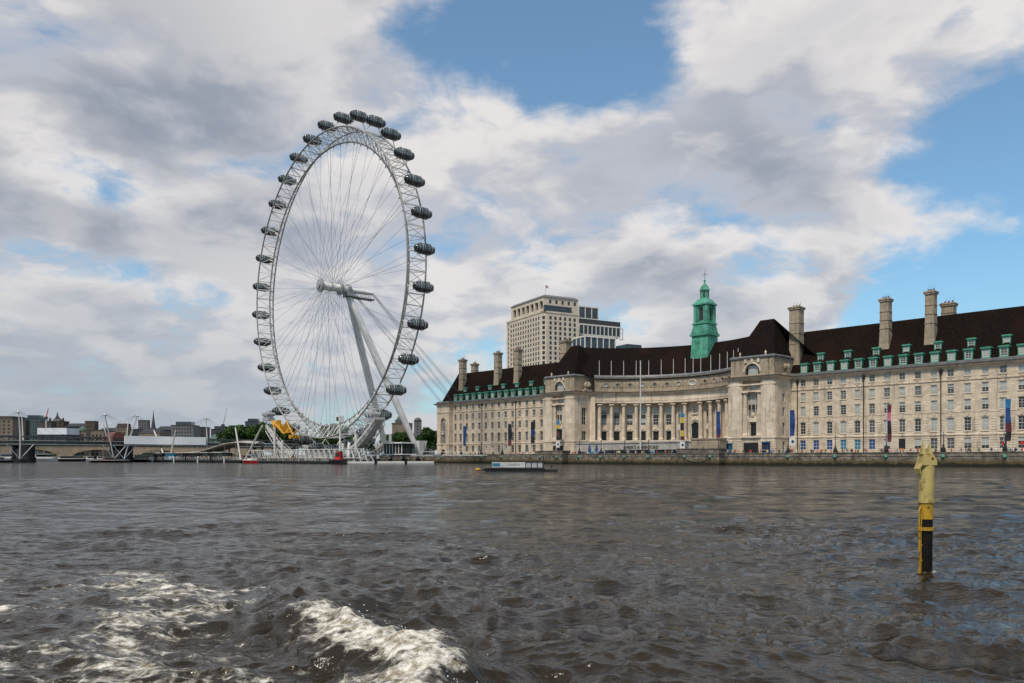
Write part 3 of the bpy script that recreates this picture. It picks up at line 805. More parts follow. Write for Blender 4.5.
        for (x, y) in ((a1 + .4, -2.5), (a0 - .5, -2.5)):
            for k in range(7): sc.ell((x + rnd.uniform(-.5, .3), y + rnd.uniform(-1.6, 1.6), 25.5 + rnd.random() * 2.6), (.55, .55, .8), 8, 6)
            sc.box(x - .7, x + .5, y - 2, y + 2, 25.2, 26)
        sc.build('sculpture_group', STONE2, root)
        # hipped roof
        r_ = MB(); x0, x1, y0, y1 = a0 + 1.0, a1 - 1.0, PB + 1.4, 9.5; xm = (a0 + a1) / 2
        r_.add([(x0, y0, 31.15), (x1, y0, 31.15), (x1, y1, 31.15), (x0, y1, 31.15), (xm - 2.2, 0, 42.4), (xm + 2.2, 0, 42.4)], [(0, 1, 5, 4), (1, 2, 5), (2, 3, 4, 5), (3, 0, 4), (3, 2, 1, 0)])
        r_.build('pavilion_roof', ROOF, root)
    # ---- crescent
    U = 2 * TH1 * AR
    def cfn(u, w_, z): p = arc(-TH1 + u / AR, AR + w_); return (p[0], p[1], z)
    def uof(th): return (th + TH1) * AR
    bays = [(COLS[k] + COLS[k + 1]) / 2 for k in range(15)]
    ops = []
    for k, th in enumerate(bays):
        u = uof(th)
        if k == 7: ops += [(u - 1.75, u + 1.75, 8.2, 14.3), (u - .7, u + .7, 17.4, 19.8)]
        else: ops += [(u - .95, u + .95, 8.2, 11.3), (u - .95, u + .95, 13.6, 19.7)]
    mb = MB()
    wall_grid(mb, (0, 0), (U, 0), 7.0, 24.2, ops, .5, lambda u, w_, z: cfn(u, w_ + 2.2, z), sub=U)
    arch_fill(mb, lambda u, w_, z: cfn(u, w_ + 2.2, z), uof(0) - 1.75, uof(0) + 1.75, 12.55, .5)
    mb.build('crescent_wall', STONE, root)
    e = MB()                                                     # the entablature over the columns and stylobate under them
    wall_grid(e, (0, 0), (U, 0), 21.3, 24.2, [], .3, lambda u, w_, z: cfn(u, w_, z), sub=U)
    sweep(e, [arc(-TH1 + 2 * TH1 * k / 56, AR + .75) for k in range(57)], [(.86, 21.25), (.86, 21.9), (.92, 22.0), (.92, 22.5), (-1.46, 22.5), (-1.46, 21.25)])
    sweep(e, [arc(-TH1 + 2 * TH1 * k / 56, AR + .75) for k in range(57)], [(1.1, 6.9), (1.1, 7.95), (-1.46, 7.95), (-1.46, 6.9)])
    wall_grid(e, (PL1, ARCP[0][1]), (ARCP[0][0], ARCP[0][1]), 7, 24.2, [], .3); wall_grid(e, (ARCP[-1][0], ARCP[-1][1]), (PR0, ARCP[-1][1]), 7, 24.2, [], .3)
    e.build('entablature', TRIM, root)
    for th in COLS:
        p = arc(th, AR + .75); link('column', cd, root, (p[0], p[1], 8.3), -th)
    for k, th in enumerate(bays):
        p = arc(th, AR + 2.5)
        if k == 7:
            put_window(root, (p[0], p[1], 17.4), -th, 1.4, 2.4, (1, 2), 'b')
            d = MB(); d.box(-1.7, 1.7, .1, .2, 0, 6); d.build('portal_door', IRON, root, (p[0], p[1], 8.2), -th)
            q = arc(th, AR + 2.0); s = MB(); s.ell((0, 0, 0), (.6, .4, .8), 8, 6); s.ell((-.9, .1, -.3), (.5, .3, .5), 8, 6); s.ell((.9, .1, -.3), (.5, .3, .5), 8, 6); s.box(-1.2, 1.2, -.2, .3, 1.5, 1.8); s.build('portal_crest', TRIM, root, (q[0], q[1], 15.4), -th)
            continue
        if abs(p[0] + 999) and 512 + F * L(*p).x / L(*p).y < 724:
            put_window(root, (p[0], p[1], 13.6), -th, 1.9, 2.3, (1, 1), rnd.choice('dmh'), 'bay_window'); put_window(root, (p[0], p[1], 17.3), -th, 1.9, 2.4, (1, 1), rnd.choice('mbh'), 'bay_window')
            s = MB(); s.box(-.95, .95, 0, .06, 0, 1.4); s.build('spandrel_panel', DARKM, root, (p[0], p[1], 15.9), -th)
            d = MB(); d.box(-.9, .9, .1, .18, 0, 3.1); d.build('terrace_door', IRON, root, (p[0], p[1], 8.2), -th)
        s = MB(); s.box(-1.25, 1.25, -.2, .15, 0, .25); s.prism([(1.2 * math.cos(t), .27 + 1.1 * math.sin(t)) for t in np.linspace(0, math.pi, 9)], -.22, .1); s.ell((0, -.2, .6), (.5, .2, .4), 8, 6)
        q = arc(th, AR + 2.12); s.build('door_pediment', TRIM, root, (q[0], q[1], 11.6), -th)
    # attic of the crescent with round windows
    mb = MB(); i = .55
    wall_grid(mb, (0, 0), (U, 0), 25.15, 30.2, [(uof(th) - .62, uof(th) + .62, 27.0, 28.24) for k, th in enumerate(bays) if k != 7] + [(uof(0) - 1.3, uof(0) + 1.3, 26.9, 28.5)], .35, lambda u, w_, z: cfn(u, w_ + .5, z), sub=U)
    mb.build('attic_wall', STONE2, root)
    for k, th in enumerate(bays):
        p = arc(th, AR + .5)
        s = MB()
        if k == 7:
            s.path([(1.45 * math.cos(t), 0, .95 * math.sin(t)) for t in np.linspace(0, 2 * math.pi, 20)[:-1]], .2, 6, True); s.build('oval_frame', TRIM, root, (p[0], p[1], 27.7), -th)
            s = MB(); s.prism([(1.3 * math.cos(t), .85 * math.sin(t)) for t in np.linspace(0, 2 * math.pi, 20)[:-1]], .10, .16); s.build('oval_window', GLASSB, root, (p[0], p[1], 27.7), -th)
            continue
        s.path([(.78 * math.cos(t), 0, .78 * math.sin(t)) for t in np.linspace(0, 2 * math.pi, 16)[:-1]], .2, 6, True); s.build('round_frame', STONE2, root, (p[0], p[1], 27.62), -th)
        s = MB(); s.prism([(.70 * math.cos(t), .70 * math.sin(t)) for t in np.linspace(0, 2 * math.pi, 16)[:-1]], .12, .18); s.build('round_window', GLASSM if k % 3 else GLASSB, root, (p[0], p[1], 27.62), -th)
        for sgn in (-1, 1):
            s = MB(); q = arc(th + sgn * .047, AR + .42); s.box(-.3, .3, -.12, .2, 0, .9); s.build('attic_block', STONE2, root, (q[0], q[1], 26.9), -th)
    c = MB(); sweep(c, ARCP, [(-.5, 29.4), (-.25, 29.5), (0.1, 29.75), (.1, 29.95), (-.6, 30.05), (-1, 29.4)]); c.build('attic_cornice', LEDGE, root)
    c = MB(); sweep(c, ARCP, [(-.5, 30.06), (-.5, 30.5), (-.9, 31.1), (-1.2, 31.1), (-1.2, 30.06)]); c.build('attic_coping', ZINC, root)
    for th in COLS[:14] + [0.0]:
        p = arc(th, AR + .9); f_ = MB(); f_.tube((0, 0, 0), (0, 0, 5.4), .13, 6, .09); f_.build('roof_pole', PALEROD, root, (p[0], p[1], 30.9))
    r_ = MB(); n = 40; T = 1.22; vs = []
    for k in range(n + 1):
        th = -T + 2 * T * k / n
        for r, z in ((AR + 1.1, 30.9), (AR + 10.8, 42.1), (AR + 22, 30.9)): p = arc(th, r); vs.append((p[0], p[1], z))
    r_.add(vs, [(k * 3 + j, (k + 1) * 3 + j, (k + 1) * 3 + j + 1, k * 3 + j + 1) for k in range(n) for j in range(2)])
    r_.build('crescent_roof', ROOF, root)
    # ---- wing roofs
    r_ = MB(); x0, x1 = EE + .3, PL0 + 6
    r_.add([(x0, .1, 25.7), (x1, .1, 25.7), (x1, 17, 25.7), (x0, 17, 25.7), (x0 + 3.2, 7, 38.3), (x1, 7, 38.3)], [(0, 1, 5, 4), (1, 2, 5), (2, 3, 4, 5), (3, 0, 4)])
    r_.build('wing_roof', ROOF, root)
    r_ = MB(); x0, x1 = PR1 - 6, SE - .3
    r_.add([(x0, .4, 25.7), (x1, .4, 25.7), (x1, 17, 25.7), (x0, 17, 25.7), (x0, 8.6, 38.9), (x1 - 3.2, 8.6, 38.9)], [(0, 1, 5, 4), (1, 2, 5), (2, 3, 4, 5), (3, 0, 4)])
    r_.build('wing_roof', ROOF, root)
    # ---- dormers
    def dormer_mesh(w, h, dep):
        mb = MB()
        mb.box(-w / 2, -w / 2 + .22, 0, dep, 0, h); mb.box(w / 2 - .22, w / 2, 0, dep, 0, h); mb.box(-w / 2 + .22, w / 2 - .22, 0, dep, h - .25, h); mb.box(-w / 2 + .22, w / 2 - .22, 0, dep, 0, .2)
        mb.box(-w / 2 - .22, w / 2 + .22, -.22, dep + .3, h + .002, h + .2); mb.box(-w / 2 - .1, w / 2 + .1, -.1, dep + .2, h + .2, h + .38)
        mb.box(-w / 2 - .12, w / 2 + .12, -.14, dep, -.18, -.002)
        return mb.data('dormer', COPPER)
    dl, du = dormer_mesh(1.95, 2.3, 2.6), dormer_mesh(1.75, 2.0, 2.6)
    for cols, sl, b0, z0 in ((RW, 1.61, .55, 26.1), (LW, 1.52, .1, 26.1)):
        for k, a in enumerate(cols):
            if a < EE + 2 or a > SE - 2: continue
            for up in (0, 1):
                if up and (k % 2 == 0): continue
                b_ = b0 + (2.15 if up else 0); zz = z0 + (3.1 if up else 0)
                o = link('dormer', du if up else dl, root, (a, b_, zz))
                w_, h_ = (1.75, 2.0) if up else (1.95, 2.3)
                f, g = window_mesh(round(w_ - .44, 2), round(h_ - .45, 2), (1, 2), .12, pane=rnd.choice([GLASSB, GLASSM, GLASSM]))
                wo = link('dormer_window', f, o, (0, .12, .2)); 
                link('pane', g, o, (0, .12, .2))
    # ---- chimneys
    def chimney(a, b, z0, z1, w, dp):
        mb = MB(); h = z1 - z0
        mb.taper(-w * .62, w * .62, -dp * .62, dp * .62, -2, h * .35, w * .10); mb.box(-w / 2, w / 2, -dp / 2, dp / 2, h * .35, h - .9)
        for k in range(3): mb.box(-w / 2 - .12, w / 2 + .12, -dp / 2 - .12, dp / 2 + .12, h * (.42 + .16 * k), h * (.42 + .16 * k) + .18)
        mb.box(-w / 2 - .25, w / 2 + .25, -dp / 2 - .25, dp / 2 + .25, h - .9, h - .45); mb.box(-w / 2 - .4, w / 2 + .4, -dp / 2 - .4, dp / 2 + .4, h - .45, h - .2)
        mb.box(-w / 2 - .1, w / 2 + .1, -dp / 2 - .1, dp / 2 + .1, h - .2, h)
        o = mb.build('chimney', STONE2, root, (a, b, z0))
        for x in (-w * .3, 0, w * .3):
            p = MB(); p.lathe([(.22, 0), (.18, .5), (.22, .55), (.15, .6)], 8); p.build('chimney_pot', BROWN, o, (x, 0, h))
            p = MB(); p.tube((0, 0, 0), (0, 0, 1.4), .03, 4); p.build('lightning_rod', IRON, o, (x + .3, 0, h))
    for c_ in ((-110.6, 4, 27, 45.6, 3.0, 3.0), (-85.9, 5, 30.5, 44.6, 2.3, 2.3), (-74.6, 5, 30.5, 44.9, 2.2, 2.2), (-72.8, 12.5, 32, 42.6, 3.0, 2.4), (-200, 3, 27, 45.3, 3.0, 3.0), (-260.0, 4, 29, 43.8, 2.5, 2.2), (-261.5, 12, 31, 42.8, 2.3, 2.2), (-238.5, 4.5, 30, 44.7, 2.5, 2.2), (-226.9, 4.5, 30, 45, 2.4, 2.2)):
        chimney(*c_)
    # ---- drain pipes with hoppers
    for px in (482, 515.7, 797.5, 863.6, 941):
        a = PA(px, -.2); m_ = MB(); m_.tube((0, 0, 2.4), (0, 0, 23.4), .13, 6); m_.lathe([(.14, 22.9), (.42, 23.3), (.42, 24.0), (.2, 24.1)], 6); m_.build('drain_pipe', IRON, root, (a, -.30, 0))
    # ---- podium with lettering before the crescent
    p = MB()
    p.box(PL1 + .1, PR0 - .1, -8.2, -7.2, 1.8, 6.85); p.box(PL1 + .1, PR0 - .1, -8.45, -7.0, 6.85, 7.3)
    p.box(PL1 + .1, PR0 - .1, -7.2, 3, 6.0, 6.4)
    p.build('terrace_podium', CONC, root)
    for k in range(13):
        a = PL1 + 3 + k * 4.3
        o = MB(); o.box(a - 1.25, a + 1.25, -8.32, -8.15, 2.4, 4.2); o.build('podium_opening', [DARKM, TEAL, BLUE][0 if k % 3 == 0 else (1 if k % 3 == 1 else 2)], root)
    lo = lettering("SHREK'S ADVENTURE!", 1.42, IRON, root); lo.location = (PA(623, -8.5), -8.27, 4.95); lo.rotation_euler = (R(90), 0, 0)
    # ---- green lantern tower
    t = link('lantern_tower', None, root, (-155.4, 25.8, 0), R(0))
    m_ = MB()
    m_.taper(-3.6, 3.6, -3.6, 3.6, 33, 44.3, .45); m_.box(-3.7, 3.7, -3.7, 3.7, 44.3, 45.0); m_.box(-3.4, 3.4, -3.4, 3.4, 45.0, 45.6)
    m_.taper(-2.95, 2.95, -2.95, 2.95, 45.6, 48.4, .1); m_.box(-3.15, 3.15, -3.15, 3.15, 48.4, 48.8)
    m_.build('lantern_base', COPPER, t)
    m_ = MB(); n = 2.25
    for sx in (-1, 1):
        for sy in (-1, 1): m_.box(sx * n - .5, sx * n + .5, sy * n - .5, sy * n + .5, 48.8, 55.0)
    for sx in (-1, 1):
        m_.lathe([(.22, 48.8), (.2, 54.8)], 8, (sx * 1.35, -2.55, 0)); m_.lathe([(.22, 48.8), (.2, 54.8)], 8, (-2.55, sx * 1.35, 0)); m_.lathe([(.22, 48.8), (.2, 54.8)], 8, (2.55, sx * 1.35, 0))
    for k in range(4):
        rot = Matrix.Rotation(k * math.pi / 2, 3, 'Z'); w_ = MB(); wall_grid(w_, (-1.8, -2.2), (1.8, -2.2), 48.8, 55.0, [(.95, 2.65, 49.6, 54.2)], .3); arch_fill(w_, planefn((-1.8, -2.2), (1.8, -2.2)), .95, 2.65, 53.35, .3)
        m_.add([rot @ Vector(v) for v in w_.v], w_.f)
    m_.build('lantern_stage', COPPER, t)
    for k in range(4):
        rot = Matrix.Rotation(k * math.pi / 2, 3, 'Z'); w_ = MB(); w_.box(-.9, .9, -1.95, -1.86, 49.6, 54.2); g_ = MB(); g_.add([rot @ Vector(v) for v in w_.v], w_.f); g_.build('lantern_louvre', DARKM, t)
    for sx, sy in ((-1, -1), (1, -1), (-1, 1), (1, 1)):
        u_ = MB(); u_.lathe([(.3, 0), (.45, .5), (.2, 1.0), (.3, 1.3), (.05, 1.9)], 8, (sx * 2.9, sy * 2.9, 45.6)); u_.build('urn', COPPER, t)
    m_ = MB()
    m_.box(-3.1, 3.1, -3.1, 3.1, 55.0, 55.5); m_.taper(-2.9, 2.9, -2.9, 2.9, 55.5, 57.2, 1.1)
    m_.lathe([(1.65, 57.2), (1.65, 57.6), (1.4, 57.7), (1.4, 60.1), (1.75, 60.2), (1.75, 60.5), (1.6, 60.8), (1.25, 61.7), (.7, 62.3), (.35, 62.6), (.3, 63.6), (.45, 63.8), (.1, 64.2)], 12)
    m_.build('lantern_cupola', COPPER, t)
    for k in range(4):
        th = k * math.pi / 2 + .4; u_ = MB(); u_.box(-.35, .35, -.06, .06, 57.9, 59.9); u_.build('cupola_opening', DARKM, t, (1.42 * math.cos(th), 1.42 * math.sin(th), 0), th + math.pi / 2)
    m_ = MB(); m_.tube((0, 0, 64), (0, 0, 67.3), .12, 6); m_.box(-1.1, 1.1, -.08, .08, 65.6, 65.85); m_.ell((0, 0, 66.4), (.35, .35, .35), 8, 6); m_.build('weather_vane', GREYST, t)
    print('palace windows', nwin)
build_palace()

# ------------------------------------------------------------------ observation wheel
WC = Vector((-69.3, 305.0, 67.2)); WX = Vector((.6623, -.7492, 0)); WY = Vector((.7492, .6623, 0)); WROT = math.atan2(WX.y, WX.x)
PH = .3545
def wl(p):                                # world -> wheel local
    q = Vector(p) - Vector((WC.x, WC.y, 0)); return Vector((q.dot(WX), q.dot(WY), q.z))
def build_wheel():
    root = thing('observation_wheel', 'giant white cantilevered observation wheel with glass pods over the river', 'ferris wheel', (WC.x, WC.y, 0), WROT)
    H = WC.z; RO, RI, HWD = 57.6, 53.0, 3.65
    def rp(t, r, y): return (r * math.sin(t), y, H + r * math.cos(t))
    N = 128
    for r, y, rad in ((RO, -HWD, .30), (RO, HWD, .30), (RI, 0, .32)):
        m = MB(); m.path([rp(2 * math.pi * k / N, r, y) for k in range(N)], rad, 7, True); m.build('rim_chord', CHORD, root, smooth=True)
    m = MB(); K = 96
    for k in range(K):
        t0, t1 = 2 * math.pi * k / K, 2 * math.pi * (k + 1) / K
        a, b, c = rp(t0, RO, -HWD), rp(t0, RO, HWD), rp(t0, RI, 0); a1, b1, c1 = rp(t1, RO, -HWD), rp(t1, RO, HWD), rp(t1, RI, 0)
        m.tube(a, b, .17, 5, cap=False); m.tube(a, c, .14, 5, cap=False); m.tube(b, c, .14, 5, cap=False)
        if k % 2: m.tube(a, b1, .11, 4, cap=False); m.tube(a, c1, .10, 4, cap=False); m.tube(b, c1, .10, 4, cap=False)
        else: m.tube(b, a1, .11, 4, cap=False); m.tube(c, a1, .10, 4, cap=False); m.tube(c, b1, .10, 4, cap=False)
    m.build('rim_truss', mat('truss_steel', (.54, .54, .52), .4, .2, .2, streak=.4), root)
    m = MB()
    for k in range(64):
        t = 2 * math.pi * (k + .5) / 64; s = (-1, 1)[k % 2]; tw = .10 * (1 if (k // 2) % 2 else -1)
        m.tube(rp(t, RI, 0), (1.8 * math.sin(t + tw), -4.2 if s < 0 else 4.2, H + 1.8 * math.cos(t + tw)), .038, 4, cap=False)
    for k in range(16):
        t = 2 * math.pi * k / 16; m.tube(rp(t, RI, 0), (1.7 * math.sin(t + 1.5), 0, H + 1.7 * math.cos(t + 1.5)), .055, 4, cap=False)
    m.build('spoke_cables', CABLE, root)
    nd = MB()
    for k in range(64): t = 2 * math.pi * (k + .5) / 64; nd.tube(rp(t, RI - .9, 0), rp(t, RI, 0), .22, 5)
    nd.build('cable_sockets', GREYST, root)
    def ax(y0, y1, r, mt, name, n=20):
        q = MB(); q.tube((0, y0, H), (0, y1, H), r, n); return q.build(name, mt, root)
    h = MB(); h.tube((0, -4.0, H), (0, 4.6, H), 1.5, 20)
    for y in (-4.2, 4.2): h.cur = 1; h.tube((0, y - .35, H), (0, y + .35, H), 2.55, 24); h.tube((0, y - .55, H), (0, y - .351, H), 2.0, 20)
    h.build('hub', [WHITE, GREYST], root)
    ax(-5.2, -4.75, 1.1, GREYST, 'hub_cap')
    sp = MB(); sp.tube((0, 4.6, H), (0, 8.6, H), 1.35, 18); sp.tube((0, 8.6, H), (0, 18.6, H), 1.1, 18, .8); sp.build('spindle', WHITE, root)
    bl = MB(); bl.box(-1.9, 1.9, 6.4, 9.0, H - 2.6, H - .9); bl.tube((0, 6.9, H), (0, 8.4, H), 2.0, 18); bl.build('spindle_bearing', GREYST, root)
    gal = MB()
    for x in (-1.3, 1.3):
        gal.box(x - .12, x + .12, 6.2, 18.8, H - 2.75, H - 2.5); gal.box(x - .06, x + .06, 6.2, 18.8, H - 1.55, H - 1.47)
        for y in np.arange(6.4, 18.8, 1.2): gal.box(x - .05, x + .05, y - .05, y + .05, H - 2.5, H - 1.5)
    gal.box(-1.4, 1.4, 6.2, 18.8, H - 2.9, H - 2.752); gal.build('maintenance_gallery', DARKM, root)
    # A-frame
    top = Vector((0, 7.6, H - 1.6))
    for ft in (L(PA(388, -17), -17, 2.4), L(PA(420.5, -17), -17, 2.4)):
        f = wl(ft); m = MB(); dd = (f - top)
        pts = [top + dd * k / 10 for k in range(11)]; rr = [.75 + .72 * math.sin(math.pi * min(1, .12 + k / 10 * .82)) for k in range(11)]; rr[-1] = 1.0
        m.path(pts, rr, 16); lg = m.build('support_leg', WHITE, root, smooth=True)
        b = MB(); b.taper(f.x - .8, f.x + .8, f.y - .9, f.y + .7, 2.3, 9.0, -1.25); b.build('leg_shoe', WHITE, lg)
    end = Vector((0, 18.2, H))
    for k, (st, dx) in enumerate(((Vector((0, 9, H - .5)), -7), (Vector((0, 9, H - .5)), 5), (end, -5), (end, 7))):
        a = wl(Vector((end.x, 0, 0))) if False else Vector((dx, 18 + (63 if k < 2 else 68), 3.0))
        m = MB(); m.tube(st, a, .075, 5); m.tube(st + Vector((.9, 0, 0)), a + Vector((1.6, 0, 0)), .075, 5); m.build('backstay_cable', CABLE, root)
    # pods: long axis parallel to the axle
    cl, cr = 4.05, 1.8
    def radius(y): q = min(1, abs(y) / cl); return cr * (1 - q ** 2.6) ** .55
    ys = [cl * math.sin(math.pi * k / 16 - math.pi / 2) for k in range(17)]
    gl = MB(); vs = []
    for y in ys:
        r = max(.02, radius(y))
        for k in range(16): t = 2 * math.pi * k / 16; vs.append((r * math.cos(t), y, r * math.sin(t)))
    gl.add(vs, [(i * 16 + k, i * 16 + (k + 1) % 16, (i + 1) * 16 + (k + 1) % 16, (i + 1) * 16 + k) for i in range(16) for k in range(16)])
    gd = gl.data('pod', CAPG, True)
    fl = MB(); vs = []
    for y in ys:
        r = max(.02, radius(y)) * 1.01
        for k in range(9): t = math.pi * (1.13 + .74 * k / 8); vs.append((r * math.cos(t), y, r * math.sin(t)))
    nv = len(vs); fl.add(vs, [(i * 9 + k, i * 9 + k + 1, (i + 1) * 9 + k + 1, (i + 1) * 9 + k) for i in range(16) for k in range(8)])
    fl.box(-1.6, 1.6, -3.0, 3.0, -1.0, -.82)
    fld = fl.data('pod_floor', DARKM)
    rb = MB()
    for y in (-3.4, -2.5, -.85, .85, 2.5, 3.4): rb.path([((radius(y) + .02) * math.cos(t), y, (radius(y) + .02) * math.sin(t)) for t in np.linspace(0, 2 * math.pi, 19)[:-1]], .06, 5, True)
    for t in (.35, math.pi - .35, 1.1, math.pi - 1.1): rb.path([((radius(y) + .02) * math.cos(t), y, (radius(y) + .02) * math.sin(t)) for y in ys[1:-1]], .05, 5)
    rbd = rb.data('pod_ribs', GREYST)
    bn = MB(); bn.box(-.35, .35, -1.3, 1.3, -.82, -.38); bn.box(-.9, .9, 3.2, 3.4, -.9, .9); bn.box(-.9, .9, -3.4, -3.2, -.9, .9); bnd = bn.data('pod_bench', DARKM)
    rg = MB()
    for y in (-1.75, 1.75):
        rg.path([((cr + .10) * math.cos(t), y, (cr + .10) * math.sin(t)) for t in np.linspace(0, 2 * math.pi, 25)[:-1]], .10, 6, True)
    rgd = rg.data('mounting_ring', GREYST)
    for k in range(32):
        t = PH + 2 * math.pi * k / 32; R_ = 62.0
        o = link('pod', gd, root, (R_ * math.sin(t), 0, H + R_ * math.cos(t)))
        link('pod_floor', fld, o); link('pod_ribs', rbd, o); link('mounting_ring', rgd, o); link('pod_bench', bnd, o)
        b = MB()
        for y in (-1.75, 1.75): b.tube(Vector((-math.sin(t) * 1.9, y, -math.cos(t) * 1.9)), Vector((-math.sin(t) * 4.4, y * 2.0, -math.cos(t) * 4.4)), .16, 5)
        b.build('pod_bracket', WHITE, o)
    return root
WHEEL = build_wheel()

def wg(x, y, z): return Vector((WC.x, WC.y, 0)) + WX * x + WY * y + Vector((0, 0, z))
def build_platform():
    root = thing('boarding_platform', 'white steel boarding platform cradling the foot of the big wheel', 'platform', (WC.x, WC.y, 0), WROT)
    H = WC.z
    # curved cradle decks hugging the rim on both sides
    cz = lambda x: H - math.sqrt(67.0 ** 2 - x * x)
    for x0, x1, ya, yb in ((-43, -8, -6.4, -4.8), (-40, -8, 4.2, 6.2), (6, 43, -7.0, -3.0), (6, 31, 3.8, 7.0)):
        d = MB(); n = 14; vs = []; fs = []
        for k in range(n + 1):
            x = x0 + (x1 - x0) * k / n; z = cz(x); vs += [(x, ya, z), (x, yb, z), (x, yb, z - .9), (x, ya, z - .9)]
        for k in range(n):
            for e in range(4): fs.append((k * 4 + e, (k + 1) * 4 + e, (k + 1) * 4 + (e + 1) % 4, k * 4 + (e + 1) % 4))
        fs += [(3, 2, 1, 0), (n * 4, n * 4 + 1, n * 4 + 2, n * 4 + 3)]
        d.add(vs, [f[::-1] for f in fs]); d.build('curved_deck', DULLW, root)
        for y in (ya, yb):
            t = MB()
            P = [(x, y, cz(x) + 1.2) for x in np.linspace(x0, x1, 15)]; t.path(P, .09, 5)
            Q = [(x, y, max(1.5, cz(x) - 2.6)) for x in np.linspace(x0, x1, 15)]; t.path(Q, .16, 5)
            for k in range(15):
                p, q = P[k], Q[k]; t.tube(p, (p[0], y, p[2] - 1.2), .06, 4)
                t.tube((q[0], y, q[2]), (P[min(14, k + 1)][0], y, P[min(14, k + 1)][2] - 2.0), .10, 4)
                t.tube((q[0], y, q[2]), (p[0], y, p[2] - 2.0), .10, 4)
            t.build('deck_lattice', DULLW, root)
    # level deck between them
    d = MB(); d.box(-20, 46, -9, -6.2, 2.6, 3.1); d.box(-24, 58, 6.2, 10, 2.6, 3.1); d.build('level_deck', GREYST, root)
    tr = MB()
    for y in (-9, 10):
        for x in np.arange(-22, 44, 4): tr.tube((x, y, .6), (x + 2, y, 2.6), .12, 5); tr.tube((x + 2, y, 2.6), (x + 4, y, .6), .12, 5)
        tr.tube((-22, y, .6), (46, y, .6), .16, 6)
        tr.tube((-22, y, 4.2), (46, y, 4.2), .07, 5)
        for x in np.arange(-22, 47, 2): tr.tube((x, y, 3.1), (x, y, 4.2), .05, 4)
    tr.build('side_lattice', DULLW, root)
    for x, y, z in ((-33, -7, 14.5), (-33, 7, 14.5), (-26, -7, 9), (-26, 7, 9), (-12, -7.5, 3), (-12, 8, 3), (12, -7.5, 3), (12, 8, 3), (22, -7, 7.2), (22, 7, 7.2), (31, -7, 10.5), (31, 7, 10.5), (38, 8, 3), (46, -7.5, 3), (46, 8.5, 3)):
        p = MB(); p.tube((0, 0, -3), (0, 0, z), .55, 10); o = p.build('support_pile', DULLW, root, (x, y, 0))
        q = MB(); q.tube((0, 0, -2), (0, 0, 1.8), .75, 10); q.build('pile_sleeve', HULLB, o)
    # restraint towers with drive tyres
    for x, y in ((-42, -5.6), (38, -5.0)):
        if 1:
            m = MB(); zz = H - math.sqrt(64 ** 2 - x * x)
            m.box(x - 3, x + 3, y - 1.4, y + 1.4, zz - 1.5, zz - .2); m.taper(x - 2.4, x + 2.4, y - 1.1, y + 1.1, zz - .2, zz + 2.8, .6)
            for k in (-2, 0, 2): m.tube((x + k, y - 1.8, zz + 1.2), (x + k, y + 1.8, zz + 1.2), .75, 12)
            m.build('drive_unit', GREYST, root)
    # yellow access machine
    m = MB(); y0 = -6.4
    m.box(-36, -29.5, y0, y0 + 2.2, 14.0, 15.6); m.box(-34.5, -32.2, y0 + .3, y0 + 1.8, 15.6, 17.4); m.box(-29.4, -22.5, y0 + .3, y0 + 2.0, 12.0, 13.8); m.box(-22.4, -16.5, y0 + .3, y0 + 2.2, 9.8, 11.0); m.box(-28, -25, y0 + .4, y0 + 2, 13.8, 15.4)
    m.tube((-36, y0 - .3, 17.2), (-25, y0 - .3, 11.6), .42, 8); m.tube((-37, y0 + 1, 15), (-40, y0 + 1, 18.2), .4, 8); m.tube((-27, y0 - .3, 13), (-23, y0 - .3, 16.4), .3, 8); m.tube((-23, y0 - .3, 16.4), (-17, y0 - .3, 10.6), .3, 8); m.tube((-20, y0 - .2, 9.6), (-15, y0 - .2, 12.6), .3, 8)
    m.build('access_machine', YEL, root)
    # glazed waiting room and lift tower on the land side
    c = MB(); c.box(33, 45, 2.5, 8.5, 3.1, 3.4); c.box(32.6, 45.4, 2, 9, 7.0, 7.4); c.build('cabin_frame', WHITE, root)
    g = MB(); g.box(33.4, 44.6, 2.9, 8.1, 3.4, 7.0); g.build('cabin_glass', CAPG, root)
    for x in np.arange(33.2, 45.0, 1.9):
        q = MB(); q.box(x - .1, x + .1, 2.7, 2.85, 3.4, 7.0); q.build('cabin_mullion', WHITE, root)
    k = MB(); k.box(16, 18.2, -6.4, -4.4, 14.9, 17.2); k.box(16.9, 17.3, -5.6, -5.2, 3, 14.9); kk = k.build('control_cabin', WHITE, root)
    k = MB(); k.box(16.3, 17.9, -6.5, -6.405, 15.4, 16.8); k.build('cabin_window', GLASSD, kk)
    w = MB()
    for y in (0, 3):
        w.path([(47, 9 + y, 3.0), (50, 22 + y, 3.0), (52, 32 + y, 3.0)], .12, 5); w.path([(47, 9 + y, 4.2), (50, 22 + y, 4.2), (52, 32 + y, 4.2)], .06, 5)
    w.add([(46, 9, 2.9), (49, 9, 2.9), (53, 33, 2.9), (50, 33, 2.9)], [(0, 1, 2, 3)]); w.build('footbridge', WHITE, root)
build_platform()

